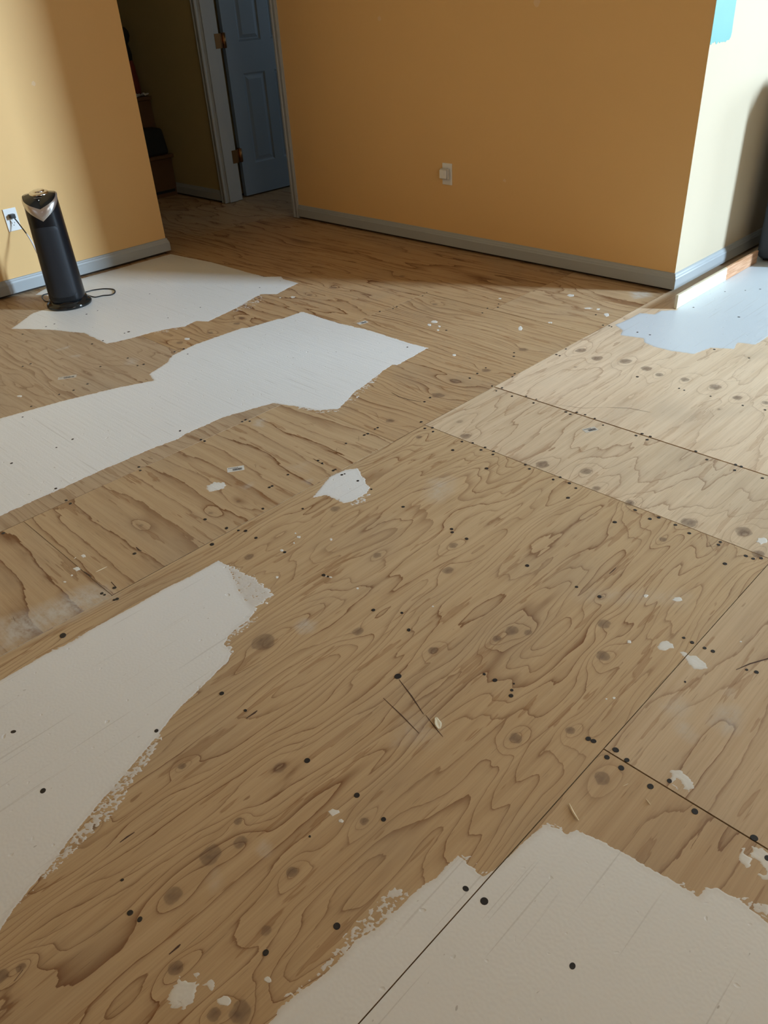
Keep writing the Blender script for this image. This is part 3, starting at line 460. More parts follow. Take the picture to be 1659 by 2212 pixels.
#  x0, x1, y0, y1, grain axis, grid, seed, rings, trend, fu, fv, tint
SHEETS = [
 (XL, XS, 0.585, 1.664, 'x', .006, 11, 0.9, 13.0, 1.6, 3.4, (1.00, 0.97, 0.93)),
 (XL, XS, -0.64, 0.585, 'x', .006, 12, 0.9, 12.0, 1.6, 3.4, (0.97, 0.93, 0.88)),
 (-4.66, XL, 0.444, 1.664, 'x', .009, 13, 3.2, 26.0, 1.5, 7.0, (0.90, 0.90, 0.95)),
 (-4.66, XL, -0.78, 0.444, 'x', .02, 14, 3.2, 16.0, 1.2, 6.0, (0.95, 0.88, 0.82)),
 (-2.638, XS, 1.664, 2.900, 'x', .007, 15, 2.6, 34.0, 1.5, 5.0, (0.95, 0.88, 0.80)),
 (-5.08, -2.638, 1.664, 2.900, 'x', .009, 16, 2.8, 10.0, 0.85, 5.0, (0.95, 0.86, 0.76)),
 (-4.66, XL, 2.900, 4.12, 'x', .009, 17, 2.8, 9.0, 0.8, 5.0, (0.95, 0.86, 0.76)),
 (XL, XS, 2.900, 4.12, 'x', .009, 18, 3.6, 8.0, 1.1, 4.0, (1.0, 0.95, 0.90)),
 (-7.10, -5.08, 1.664, 2.900, 'x', .012, 19, 4.0, 6.0, 1.0, 3.5, (0.92, 0.84, 0.76)),
 (-7.10, -4.66, 2.900, 4.12, 'x', .012, 20, 4.0, 6.0, 1.0, 3.5, (0.92, 0.86, 0.80)),
 (-7.10, XS, 4.12, 5.34, 'x', .02, 21, 4.0, 6.0, 1.0, 3.5, (0.9, 0.9, 0.88)),
 (XS, XR, -0.618, 1.822, 'y', .0045, 22, 6.2, 20.0, 1.35, 6.0, (1.04, 1.01, 0.96)),
 (XS, 0.76, 1.822, 2.223, 'y', .006, 23, 3.0, 8.0, 1.6, 5.0, (1.27, 1.34, 1.50)),  # here and next sheet: pale wood plus window-lit sheen put into the tint
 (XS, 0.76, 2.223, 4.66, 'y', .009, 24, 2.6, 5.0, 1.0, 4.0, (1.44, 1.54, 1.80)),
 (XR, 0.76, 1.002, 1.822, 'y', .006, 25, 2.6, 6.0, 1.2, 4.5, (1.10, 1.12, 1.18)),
 (XR, 0.76, -1.44, 1.002, 'y', .006, 26, 2.4, 10.0, 0.9, 5.0, (0.99, 0.96, 0.93)),
 (-2.9, XR, -3.05, -0.64, 'y', .03, 27, 3.0, 12.0, 1.2, 5.2, (1, 0.97, 0.93)),
 (XR, 2.4, -3.05, -1.44, 'y', .03, 28, 3.0, 12.0, 1.2, 5.2, (1, 0.97, 0.93)),
 (-4.66, -2.9, -3.05, -0.78, 'x', .03, 31, 3.0, 12.0, 1.2, 5.2, (1, 0.97, 0.93)),
 (0.76, 2.4, -1.44, 1.822, 'y', .03, 29, 3.0, 12.0, 1.2, 5.2, (1, 0.97, 0.93)),
 (0.76, 5.4, 1.822, 8.5, 'y', .03, 30, 3.0, 12.0, 1.2, 5.2, (1, 1, 1)),
 (XS, 0.76, 4.66, 8.5, 'y', .03, 32, 3.0, 12.0, 1.2, 5.2, (1, 1, 1)),
]
LINE = {16: 1.35, 17: 1.35, 18: 1.2, 20: 1.3, 11: 1.15, 12: 1.1, 24: .55, 23: .75, 25: .8, 26: .85, 13: .8, 22: .95}
HF = {11: .35, 12: .35, 22: 1.5, 26: 1.0, 23: 1.0, 15: .5, 13: 1.4}
WIDE = {(1, 2.223): .0030, (1, 1.822): .0013, (0, XR): .0011, (1, 1.002): .0016, (0, XS): .0012, (0, XL): .0010, (1, 2.900): .0018}
def inset(ax, v): return WIDE.get((ax, v), .0008)
def grain_fields(X, Y, sp):
    x0, x1, y0, y1, ax, st, sd, rings, trend, fu, fv, tint = sp
    u, v = (X, Y) if ax == 'x' else (Y, X)
    wv = v + 0.035 * (fbm(u * 1.3 + sd, v * 2.0, sd + 5, 2) - 0.5)
    g = rings * 2.2 * fbm(u * fu + sd * 3.1, wv * fv + sd * 1.7, sd, 3) + trend * wv + HF.get(sd, .55) * (fbm(u * 3.6, v * 26.0, sd + 9, 2) - 0.5)
    kn = np.zeros_like(X)
    for kx, ky, r, s_ in DATA['knots']:
        if kx < x0 - .1 or kx > x1 + .1 or ky < y0 - .1 or ky > y1 + .1: continue
        ku, kv = (kx, ky) if ax == 'x' else (ky, kx)
        du, dv = u - ku, v - kv
        q = (du / (4.2 * r)) ** 2 + (dv / (2.1 * r)) ** 2
        if r < .07: g = g + 2.4 * s_ * np.exp(-q)
        wob = 1 + 0.35 * (vn(np.arctan2(dv, du) * 1.6 + 3, np.full_like(du, kx * 31.0), 3) - .5)
        d = np.sqrt(du ** 2 * 0.8 + dv ** 2) / (r * wob)
        kn = np.maximum(kn, s_ * np.clip(1.25 - 0.75 * d, 0, 1) ** 1.1)
    ws = np.zeros_like(X)
    for poly, s_, soft in DATA['wash']:
        P = np.array(poly); a, b = P.min(0) - soft * 2, P.max(0) + soft * 2
        if b[0] < x0 or a[0] > x1 or b[1] < y0 or a[1] > y1: continue
        sel = (X > a[0]) & (X < b[0]) & (Y > a[1]) & (Y < b[1])
        if sel.any():
            e = np.clip(0.5 + sdf(X[sel], Y[sel], poly) / (2 * soft), 0, 1)
            ws[sel] = np.maximum(ws[sel], s_ * e)
    return u, v, g, kn, ws
def set_attr(me, name, typ, arr):
    a = me.attributes.new(name, typ, 'POINT'); a.data.foreach_set('vector' if typ == 'FLOAT_VECTOR' else 'value', np.ascontiguousarray(arr, dtype=np.float32).ravel())
def grid_mesh(name, V, quads):
    me = bpy.data.meshes.new(name)
    me.vertices.add(len(V)); me.vertices.foreach_set('co', np.ascontiguousarray(V, dtype=np.float32).ravel())
    me.loops.add(quads.size); me.loops.foreach_set('vertex_index', np.ascontiguousarray(quads, dtype=np.int32).ravel())
    me.polygons.add(len(quads)); me.polygons.foreach_set('loop_start', np.arange(len(quads), dtype=np.int32) * 4)
    me.update(calc_edges=True); return me
for sp in SHEETS:
    x0, x1, y0, y1, ax, st = sp[:6]
    a0, a1, b0, b1 = x0 + inset(0, x0), x1 - inset(0, x1), y0 + inset(1, y0), y1 - inset(1, y1)
    nx, ny = max(2, int((a1 - a0) / st) + 1), max(2, int((b1 - b0) / st) + 1)
    X, Y = np.meshgrid(np.linspace(a0, a1, nx), np.linspace(b0, b1, ny))
    u, v, g, kn, ws = grain_fields(X, Y, sp)
    n = nx * ny; idx = np.arange(n).reshape(ny, nx)
    q = np.stack([idx[:-1, :-1], idx[:-1, 1:], idx[1:, 1:], idx[1:, :-1]], -1).reshape(-1, 4)
    V = np.stack([X, Y, np.zeros_like(X)], -1).reshape(-1, 3)
    # sides of the sheet, 18 mm deep
    c = [idx[0, 0], idx[0, -1], idx[-1, -1], idx[-1, 0]]
    low = V[c].copy(); low[:, 2] = -0.018; top2 = V[c].copy()
    V = np.vstack([V, top2, low]); sides = np.array([[n + i, n + 4 + i, n + 4 + (i + 1) % 4, n + (i + 1) % 4] for i in range(4)])
    me = grid_mesh('plywood_sheet', V, np.vstack([q, sides]))
    ext = lambda A: np.concatenate([A.ravel(), A.ravel()[c], A.ravel()[c]])
    set_attr(me, 'grain_uv', 'FLOAT_VECTOR', np.stack([ext(u), ext(v), np.full(n + 8, sp[6] * 1.0)], -1))
    set_attr(me, 'ring', 'FLOAT', ext(g)); set_attr(me, 'knot', 'FLOAT', ext(kn)); set_attr(me, 'wash', 'FLOAT', ext(ws))
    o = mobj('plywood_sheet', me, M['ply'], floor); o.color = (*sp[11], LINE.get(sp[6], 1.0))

# ------------------------------------------------------------------ primer films and filler spots on the sheets
FILM_LABEL = {
 'P1': 'white primer patch by the black tower and left wall', 'P2': 'long white primer band across the middle of the floor',
 'P3': 'white primer patch at the left, nearer the camera', 'P4': 'large white primer area in the lower right corner',
 'P5': 'bluish white primer patch beside the loose strip', 'P6': 'small square white primer dab on the main seam',
 'P8': 'rough white filler patch at the right edge', 'S1': 'scraped white filler blotch near the bottom left'}
SPLIT = {'P4', 'P3', 'P6', 'P8', 'S5', 'S4'}
def film(key, poly, st, jag, dry):
    P = np.array(poly); pad = 0.012 + 2 * jag
    allp = np.vstack([P] + [np.array(d) for d, t_ in dry]) if dry else P
    lo, hi = allp.min(0) - pad, allp.max(0) + pad
    cells = []
    for sp in SHEETS:
        a0, a1, b0, b1 = max(lo[0], sp[0]), min(hi[0], sp[1]), max(lo[1], sp[2]), min(hi[1], sp[3])
        if a1 - a0 < st or b1 - b0 < st: continue
        if key in SPLIT:
            if a0 == sp[0]: a0 += inset(0, sp[0])
            if a1 == sp[1]: a1 -= inset(0, sp[1])
            if b0 == sp[2]: b0 += inset(1, sp[2])
            if b1 == sp[3]: b1 -= inset(1, sp[3])
        cells.append((a0, a1, b0, b1, sp))
    Vs, Qs, U, T = [], [], [], []; base = 0
    sd = 40 + sum(map(ord, key))
    for a0, a1, b0, b1, sp in cells:
        nx, ny = int((a1 - a0) / st) + 2, int((b1 - b0) / st) + 2
        X, Y = np.meshgrid(np.linspace(a0, a1, nx), np.linspace(b0, b1, ny))
        u, v = (X, Y) if sp[4] == 'x' else (Y, X)
        d = sdf(X, Y, poly)
        hf = vn(X * 190, Y * 190, sd) * 0.5 + vn(X * 370, Y * 370, sd + 1) * 0.5
        mf = fbm(u * 26, v * 60, sd + 2, 3)
        s = d + jag * 2.2 * (mf - 0.5) + jag * 1.6 * (hf - 0.5)
        thin = np.clip(1 - np.maximum(d, 0) / 0.012, 0, 1) * 0.6
        for dp, dens in dry:
            e = sdf(X, Y, dp); inz = np.clip(e / 0.012 + 0.5, 0, 1)
            sd_ = (hf * 0.75 + mf * 0.25 - (1 - dens) * 0.45 - 0.22 - (1 - inz) * 0.40) * 0.012
            s = np.maximum(s, np.where(e > -0.012, sd_, -1)); thin = np.maximum(thin, np.clip(inz, 0, 1) * (d < 0))
        if key in ('P8', 'S1', 'S5'):      # torn, patchy filler
            s = np.minimum(s, (fbm(X * 45, Y * 45, sd + 7, 3) - 0.40) * 0.05)
        Z = np.clip(s * 0.45, -0.0012, 0.0005)
        keep = (Z[:-1, :-1] > -1e-4) | (Z[:-1, 1:] > -1e-4) | (Z[1:, 1:] > -1e-4) | (Z[1:, :-1] > -1e-4)
        idx = np.arange(nx * ny).reshape(ny, nx)
        q = np.stack([idx[:-1, :-1], idx[:-1, 1:], idx[1:, 1:], idx[1:, :-1]], -1)[keep]
        if not len(q): continue
        used, inv = np.unique(q, return_inverse=True)
        Vs.append(np.stack([X, Y, Z], -1).reshape(-1, 3)[used]); Qs.append(inv.reshape(-1, 4) + base); base += len(used)
        U.append(np.stack([u, v, np.full_like(u, sp[6] * 1.0)], -1).reshape(-1, 3)[used]); T.append(thin.ravel()[used])
    if not Vs: return
    me = grid_mesh('primer_patch', np.vstack(Vs), np.vstack(Qs))
    set_attr(me, 'grain_uv', 'FLOAT_VECTOR', np.vstack(U)); set_attr(me, 'thin', 'FLOAT', np.concatenate(T))
    me.polygons.foreach_set('use_smooth', np.ones(len(me.polygons), dtype=bool))
    pr = key[0] == 'P' and key != 'P8'
    o = mobj('primer_patch' if pr else 'filler_spot', me, (M['primer_blue'] if key == 'P5' else M['primer']) if pr else M['spackle'], floor)
    if key in FILM_LABEL: o['label'] = FILM_LABEL[key]
for key, poly, st, jag, dry in DATA['films']: film(key, poly, st, jag, dry)

# drips and dabs of paint, each a thin rounded blob
for i, (cx_, cy_, ex, ey, gx, gy) in enumerate(DATA['drops']):
    rr = random.Random(i); n = 11; mb = MB(); ring = []
    for k in range(n):
        a = 2 * math.pi * k / n; q = rr.uniform(0.7, 1.15)
        ring.append((math.cos(a) * ex * q + math.sin(a) * gx * q, math.cos(a) * ey * q + math.sin(a) * gy * q))
    mb.add([(x, y, -0.0002) for x, y in ring] + [(x * .8, y * .8, 0.0007) for x, y in ring] + [(0, 0, 0.0009)],
           [(k, (k + 1) % n, n + (k + 1) % n, n + k) for k in range(n)] + [(n + k, n + (k + 1) % n, 2 * n) for k in range(n)])
    o = mb.build('paint_drip', M['spackle'], floor); o.location = (cx_, cy_, 0)

# countersunk screws: flat black discs, the recess shade put into their colour
sm = MB(); n = 12
sm.add([(math.cos(2 * math.pi * k / n) * .0045, math.sin(2 * math.pi * k / n) * .0045, .0009) for k in range(n)] +
       [(math.cos(2 * math.pi * k / n) * .0049, math.sin(2 * math.pi * k / n) * .0049, -.0005) for k in range(n)] + [(0, 0, .0008)],
       [(k, (k + 1) % n, 2 * n) for k in range(n)] + [(n + k, n + (k + 1) % n, (k + 1) % n, k) for k in range(n)])
sme = sm.mesh('screw'); sme.materials.append(M['hole'])
for i, (x, y, s_) in enumerate(DATA['screws']):
    o = bpy.data.objects.new('screw', sme); link(o, floor); rr = random.Random(i)
    o.location = (x, y, 0); o.scale = (s_ * rr.uniform(.9, 1.2), s_ * rr.uniform(.85, 1.1), 1); o.rotation_euler = (0, 0, rr.uniform(0, 3))
# gouges, saw marks and pencil crosses
for pts, wd in DATA['strokes']:
    mb = MB(); P = [Vector((x, y, 0)) for x, y in pts]; L, Rr = [], []
    for i, p in enumerate(P):
        t_ = (P[min(i + 1, len(P) - 1)] - P[max(i - 1, 0)]).normalized(); nn = Vector((-t_.y, t_.x, 0))
        hw = wd * .0005 * (1.0 if 0 < i < len(P) - 1 else 0.45)
        L.append(p + nn * hw); Rr.append(p - nn * hw)
    m_ = len(P); up = Vector((0, 0, .0004))
    mb.add([q + up for q in L] + [q + up for q in Rr], [(i, i + 1, m_ + i + 1, m_ + i) for i in range(m_ - 1)])
    mb.build('gouge_mark', M['scorch'], floor)
# barcode stickers on the sheets
def sticker(cx_, cy_, ux, uy, wdt, hgt, mat, ink=True):
    mb = MB().box(-wdt / 2, wdt / 2, -hgt / 2, hgt / 2, -0.0002, 0.0004)
    o = mb.build('barcode_sticker', mat, floor); o.location = (cx_, cy_, 0); o.rotation_euler = (0, 0, math.atan2(uy, ux))
    if ink:
        b = MB(); rr = random.Random(3); x = -wdt * .18
        while x < wdt * .38:
            t_ = rr.uniform(.0006, .0016); b.box(x, x + t_, -hgt * .36, hgt * .10, 0.0004, 0.0006); x += t_ + rr.uniform(.0003, .0011)
        x = -wdt * .42
        for k in range(7):
            b.box(x, x + wdt * .055, hgt * .2, hgt * .34, 0.0004, 0.0006); x += wdt * .085
        b.build('barcode_print', M['ink'], o)
    return o
sticker(-1.962, 1.199, 0.031, 0.049, 0.056, 0.030, M['label'])
sticker(-2.600, 2.4105, 0.10, 0.50, 0.050, 0.028, M['label'])
sticker(-1.210, 2.149, 0.05, 0.10, 0.050, 0.028, M['label_old'])
sticker(-3.163, 1.203, 0.06, 0.10, 0.075, 0.030, M['label_old'])

# ------------------------------------------------------------------ walls
XW, YM, XC, H = -4.489, 3.600, -1.664, 5.20       # left wall face, middle wall face, return wall face, ceiling
def wall(name, boxes, mat):
    mb = MB()
    for b in boxes: mb.box(*(b[:4]), max(b[4], .016), b[5])
    o = tag(mb.build(name, mat), kind='structure')
    pl = MB()
    for b in boxes:
        if b[4] == 0: pl.box(b[0] + .012, b[1] - .012, b[2] + .012, b[3] - .012, 0.0005, .016)
    pl.build('sole_plate', M['dark'], o)  # near-black plate, shade of the gap put into its colour
    return o
wall('wall_left', [(XW - .12, XW, -3.0, 2.552, 0, H)], M['wall'])
wall('wall_middle', [(-4.45, XC - .0005, YM, YM + .12, 0, H)], M['wall'])
wall('wall_return', [(XC - .12, XC, YM + .0005, 8.5, 0, H)], M['wall_cream'])
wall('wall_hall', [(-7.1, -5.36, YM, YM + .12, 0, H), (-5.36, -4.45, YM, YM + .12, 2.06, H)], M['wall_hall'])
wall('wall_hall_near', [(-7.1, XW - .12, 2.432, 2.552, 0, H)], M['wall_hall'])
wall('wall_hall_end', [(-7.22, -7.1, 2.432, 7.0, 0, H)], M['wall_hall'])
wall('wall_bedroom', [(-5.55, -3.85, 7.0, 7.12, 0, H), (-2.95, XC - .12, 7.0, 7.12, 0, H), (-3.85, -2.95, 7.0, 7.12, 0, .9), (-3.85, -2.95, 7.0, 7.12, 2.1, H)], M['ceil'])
wall('wall_bedroom_left', [(-5.55, -5.43, YM + .12, 7.0, 0, H)], M['wall_hall'])  # added close behind the open door to keep its hinge gap dark
wall('wall_far', [(XC - .12, 1.0, 8.5, 8.62, 0, H), (2.4, 5.52, 8.5, 8.62, 0, H), (1.0, 2.4, 8.5, 8.62, 0, .95), (1.0, 2.4, 8.5, 8.62, 2.55, H)], M['wall_new'])
wall('wall_right', [(1.0, 1.12, -3.0, .8, 0, H), (1.0, 1.12, 1.8, 1.9, 0, H), (1.0, 1.12, .8, 1.8, 0, .95), (1.0, 1.12, .8, 1.8, 2.15, H), (1.12, 5.4, 1.78, 1.9, 0, H)], M['wall'])
wall('wall_right_far', [(5.4, 5.52, 1.78, 6.86, 0, H), (5.4, 5.52, 8.3, 8.62, 0, H), (5.4, 5.52, 6.86, 8.3, 0, .9), (5.4, 5.52, 6.86, 8.3, 5.0, H)], M['wall_new'])  # opening's near jamb placed to fade side daylight across the floor
wall('wall_back', [(-4.61, -1.45, -3.12, -3.0, 0, H), (.25, 1.12, -3.12, -3.0, 0, H), (-1.45, .25, -3.12, -3.0, 0, .9), (-1.45, .25, -3.12, -3.0, 2.2, H)], M['wall'])
tag(MB().box(-7.22, 5.52, -3.12, 8.62, H, H + .1).build('ceiling', M['ceil']), kind='structure')  # unseen, set tall to let steep window light in

# teal test paint on the return wall: ragged film, 0.4 mm proud
tp = [(3.6006, 2.3), (3.6006, 1.034)]
rr = random.Random(8)
for k in range(1, 15):
    y = 3.6006 + 0.165 * k / 15; tp.append((y, 1.032 + rr.uniform(-.004, .006) + (0.006 if k in (3, 4) else 0)))
tp += [(3.775, 1.036), (3.787, 1.046), (3.791, 1.062), (3.788, 1.10), (3.785, 1.18), (3.790, 1.4), (3.786, 2.3)]
MB().prism(tp, lambda y, z: (XC - .0002, y, z), lambda y, z: (XC + .0006, y, z)).build('teal_paint_patch', M['teal'], bpy.data.objects['wall_return'])
# pale touch-up dabs on the walls
def dab(par, fn, r, sd):
    rr = random.Random(sd); pl = [(math.cos(a) * r * rr.uniform(.6, 1.1), math.sin(a) * r * rr.uniform(.5, 1.0)) for a in [2 * math.pi * k / 14 for k in range(14)]]
    MB().prism(pl, lambda a, b: fn(a, b, -.0002), lambda a, b: fn(a, b, .0003)).build('touch_up_dab', M['touch'], bpy.data.objects[par])
dab('wall_middle', lambda a, b, e: (-2.53 + a, YM - e, 1.203 + b), .022, 1)
dab('wall_middle', lambda a, b, e: (-2.687 + a, YM - e, .411 + b), .011, 2)
dab('wall_middle', lambda a, b, e: (-3.567 + a, YM - e, 1.164 + b), .016, 3)
dab('wall_left', lambda a, b, e: (XW + e, 1.983 + a, .993 + b), .014, 4)

# ------------------------------------------------------------------ baseboards with a shaped top, raised off the bare sheets
BBP = [(0, 0.016), (0.0145, 0.016), (0.0145, 0.066), (0.0115, 0.071), (0.0100, 0.078), (0.0065, 0.083), (0.0055, 0.089), (0, 0.091)]
def bb(name, f, mat='trim'):
    return tag(MB().prism(BBP, lambda d, z: f(d, z, 0), lambda d, z: f(d, z, 1)).build(name, M[mat]), kind='structure')
bb('baseboard_left', lambda d, z, e: (XW + d, (-3.0, 2.552 + d)[e], z))
bb('baseboard_left_end', lambda d, z, e: ((XW + d, XW - .12)[e], 2.552 + d, z))
bb('baseboard_middle', lambda d, z, e: ((-4.445, XC + d)[e], YM - d, z))
bb('baseboard_return', lambda d, z, e: (XC + d, (YM - d, 8.5)[e], z))
bb('baseboard_hall', lambda d, z, e: ((-6.0, -5.362)[e], YM - d, z))

# ------------------------------------------------------------------ doorway: casings, jambs, open six-panel door
CAS = [(0, 0), (0, .012), (.008, .016), (.014, .016), (.020, .012), (.034, .012), (.040, .017), (.052, .017), (.056, .012), (.056, 0)]
c1 = MB().prism(CAS, lambda a, d: (-5.356 + a, YM - d, 0.004), lambda a, d: (-5.356 + a, YM - d, 2.10)).build('trim_1', M['trim'])
tag(c1, kind='structure')
c2 = MB().prism(CAS, lambda a, d: (-4.444 - a, YM - d, 0.004), lambda a, d: (-4.444 - a, YM - d, 2.10)).build('trim_2', M['trim'])
tag(c2, kind='structure')
c3 = MB().prism(CAS, lambda a, d: (-5.356, YM - d, 2.10 - a), lambda a, d: (-4.444, YM - d, 2.10 - a)).build('trim_3', M['trim'])
tag(c3, kind='structure')
jb = MB().box(-5.357, -5.300, YM + .0005, YM + .145, .004, 2.06).box(-5.300, -5.288, YM + .02, YM + .095, .004, 2.05)
tag(jb.build('trim_4', M['trim'], bevel=.002), kind='structure')
jb2 = MB().box(-4.500, -4.4505, YM + .0005, YM + .13, .004, 2.06).box(-4.512, -4.500, YM + .02, YM + .095, .004, 2.05)
tag(jb2.build('trim_5', M['trim'], bevel=.002), kind='structure')

door = tag(empty('door_1', (-5.357, 3.815, 0.012)), kind='structure')
DX0, DX1, DW, DH = -.018, .017, .74, 2.03
cols = [(.125, .325), (.415, .615)]; rows = [(.222, .83), (1.03, 1.63), (1.74, 1.91)]
ysp = sorted({0, DW, *[a for c_ in cols for a in c_]}); zsp = sorted({0, DH, *[a for r_ in rows for a in r_]})
mb = MB().box(DX0, DX1 - .008, 0, DW, 0, DH)
for i in range(len(ysp) - 1):
    for j in range(len(zsp) - 1):
        if (ysp[i], ysp[i + 1]) in cols and (zsp[j], zsp[j + 1]) in rows: continue
        mb.box(DX1 - .008, DX1, ysp[i], ysp[i + 1], zsp[j], zsp[j + 1])
mb.build('door_slab', M['door'], door)
for a0, a1 in cols:
    for b0, b1 in rows:
        pm = MB(); o_, i_, t_ = .010, .036, .036
        ring = lambda e, x: [(x, a0 + e, b0 + e), (x, a1 - e, b0 + e), (x, a1 - e, b1 - e), (x, a0 + e, b1 - e)]
        x_ = DX1
        pm.add(ring(0, x_ - .0005) + ring(.012, x_ - .0078) + ring(.020, x_ - .0078) + ring(.042, x_ - .001),
               [(4 * l + k, 4 * l + (k + 1) % 4, 4 * l + 4 + (k + 1) % 4, 4 * l + 4 + k) for l in range(3) for k in range(4)] + [(12, 13, 14, 15)])
        pm.build('raised_panel', M['door'], door)
for zc in (.300, 1.048, 1.80):
    # leaf on the jamb, leaf on the door edge, knuckle between (door stands open)
    hg = MB().box(.0572, .0590, -.108, -.062, zc - .045, zc + .045).build('hinge', M['brass'], door)
    MB().add([(.0572, -.064, zc - .045), (.0590, -.064, zc - .045), (.0415, -.034, zc - .045), (.0395, -.036, zc - .045),
              (.0572, -.064, zc + .045), (.0590, -.064, zc + .045), (.0415, -.034, zc + .045), (.0395, -.036, zc + .045)],
             [(3, 2, 1, 0), (4, 5, 6, 7), (0, 1, 5, 4), (1, 2, 6, 5), (2, 3, 7, 6), (3, 0, 4, 7)]).build('hinge_arm', M['brass'], hg)
    MB().box(-.016, .040, -.0030, -.0004, zc - .045, zc + .045).build('hinge_leaf', M['brass'], hg)
    MB().tube([(.040, -.020, zc - .047), (.040, -.020, zc + .047)], .0135, 12).build('hinge_knuckle', M['brass'], hg, smooth=True)

# ------------------------------------------------------------------ stairs in the dark hall and the things on them
st_ = tag(empty('staircase', (-5.97, 3.59, 0)), 'dark stained wooden stairs rising into the unlit hall', 'stairs')
MB().box(-.03, 0, -.90, -.001, 0, .285).build('riser', M['stairwood'], st_)
MB().box(-.16, .05, -.90, -.001, .285, .312).build('tread', M['stairwood'], st_, bevel=.006)
MB().box(-.165, -.14, -.90, -.001, .312, .685).build('riser', M['stairwood'], st_)
MB().box(-.42, -.112, -.90, -.001, .685, .712).build('tread', M['stairwood'], st_, bevel=.006)
MB().box(-.45, -.42, -.90, -.001, .712, .93).build('riser', M['stairwood'], st_)
MB().box(-.85, -.40, -.90, -.001, .93, .955).build('tread', M['stairwood'], st_, bevel=.006)
MB().box(-.02, .004, -.86, -.02, .03, .05).build('toe_strip', M['bag'], st_)
bag = tag(MB().add([(-6.10, 3.12, .3125), (-5.955, 3.12, .3125), (-5.945, 3.57, .3125), (-6.10, 3.57, .3125), (-6.09, 3.13, .53), (-5.985, 3.13, .53), (-5.965, 3.555, .495), (-6.09, 3.555, .50)],
    [(3, 2, 1, 0), (4, 5, 6, 7), (0, 1, 5, 4), (1, 2, 6, 5), (2, 3, 7, 6), (3, 0, 4, 7)]).build('bag', M['bag'], bevel=.018, seg=3), 'black cloth bag sitting on the lowest stair tread', 'bag')
pm = MB(); rr = random.Random(5); nx_, ny_ = 9, 13
pm.add([(-6.165 + .075 * i / (nx_ - 1), 3.36 + .215 * j / (ny_ - 1), .7128 + rr.uniform(.001, .022)) for j in range(ny_) for i in range(nx_)],
       [(j * nx_ + i, j * nx_ + i + 1, (j + 1) * nx_ + i + 1, (j + 1) * nx_ + i) for j in range(ny_ - 1) for i in range(nx_ - 1)])
tag(pm.build('crumpled_paper', M['paper']), 'crumpled white paper lying on the upper stair tread', 'paper')
coat = tag(empty('hanging_coat', (-6.232, 3.522, .7135)), 'dark red coat with a black hood in the unlit hall corner', 'coat')
n = 16
def lathe_part(name, prof, mat):
    m_ = MB()
    m_.add([(math.cos(2 * math.pi * k / n) * rx * (1 + .08 * math.sin(4 * k)), math.sin(2 * math.pi * k / n) * ry * (1 + .08 * math.cos(3 * k)), z) for z, rx, ry in prof for k in range(n)],
           [(l * n + k, l * n + (k + 1) % n, (l + 1) * n + (k + 1) % n, (l + 1) * n + k) for l in range(len(prof) - 1) for k in range(n)] + [tuple(range(n))[::-1], tuple(range((len(prof) - 1) * n, len(prof) * n))])
    return m_.build(name, mat, coat, smooth=True)
lathe_part('coat_skirt', [(0, .070, .052), (.06, .074, .054), (.13, .066, .050), (.20, .058, .046), (.24, .046, .040)], M['red'])
lathe_part('coat_shoulders', [(.235, .046, .040), (.28, .050, .044), (.32, .044, .040), (.35, .034, .032)], M['bag'])
lathe_part('coat_hood', [(.345, .030, .030), (.365, .048, .044), (.40, .062, .054), (.43, .058, .050), (.455, .036, .034), (.462, .012, .012)], M['bag'])

# ------------------------------------------------------------------ outlets
def outlet(name, loc, rz, label, upper_plug=False):
    o = tag(empty(name, loc, rz), label, 'outlet')      # local: +x out of the wall, y across, z up
    MB().box(0.0003, .006, -.035, .035, -.057, .057).build('cover_plate', M['plate'], o, bevel=.0022)
    for zc in (.0195, -.0195):
        pl = [(math.cos(a) * .0172, max(-.0135, min(.0135, math.sin(a) * .0172))) for a in [2 * math.pi * k / 28 for k in range(28)]]
        r_ = MB().prism(pl, lambda a, b: (.0055, a, b + zc), lambda a, b: (.0074, a, b + zc)).build('receptacle', M['plate'], o)
        for yy, hh in ((-.0064, .0042), (.0064, .0034)):
            MB().box(.0070, .0077, yy - .0011, yy + .0011, zc + .0035 - hh, zc + .0035 + hh).build('slot', M['slot'], r_)
        MB().prism([(math.cos(a) * .0025, math.sin(a) * .0025) for a in [2 * math.pi * k / 10 for k in range(10)]],
                   lambda a, b: (.0070, a, b + zc - .0085), lambda a, b: (.0077, a, b + zc - .0085)).build('ground_hole', M['slot'], r_)
    MB().prism([(math.cos(a) * .003, math.sin(a) * .003) for a in [2 * math.pi * k / 10 for k in range(10)]],
               lambda a, b: (.0058, a, b), lambda a, b: (.0068, a, b)).build('plate_screw', M['plate2'], o)
    return o
outlet('wall_outlet', (XW, 1.668, .384), 0, 'white duplex outlet on the left wall with a black plug in it')
outlet('wall_outlet', (-3.086, YM, .409), -math.pi / 2, 'white outlet on the middle wall with a square night light in it')
nl = tag(empty('night_light', (-3.094, YM - .0078, .411), -math.pi / 2), 'small square white plug-in night light on the middle wall outlet', 'night light')
MB().box(0.0003, .016, -.031, .031, -.028, .028).build('housing', M['plate2'], nl, bevel=.006, seg=3)
MB().box(.016, .026, -.026, .021, -.023, .023).build('lens', M['plate'], nl, bevel=.003)

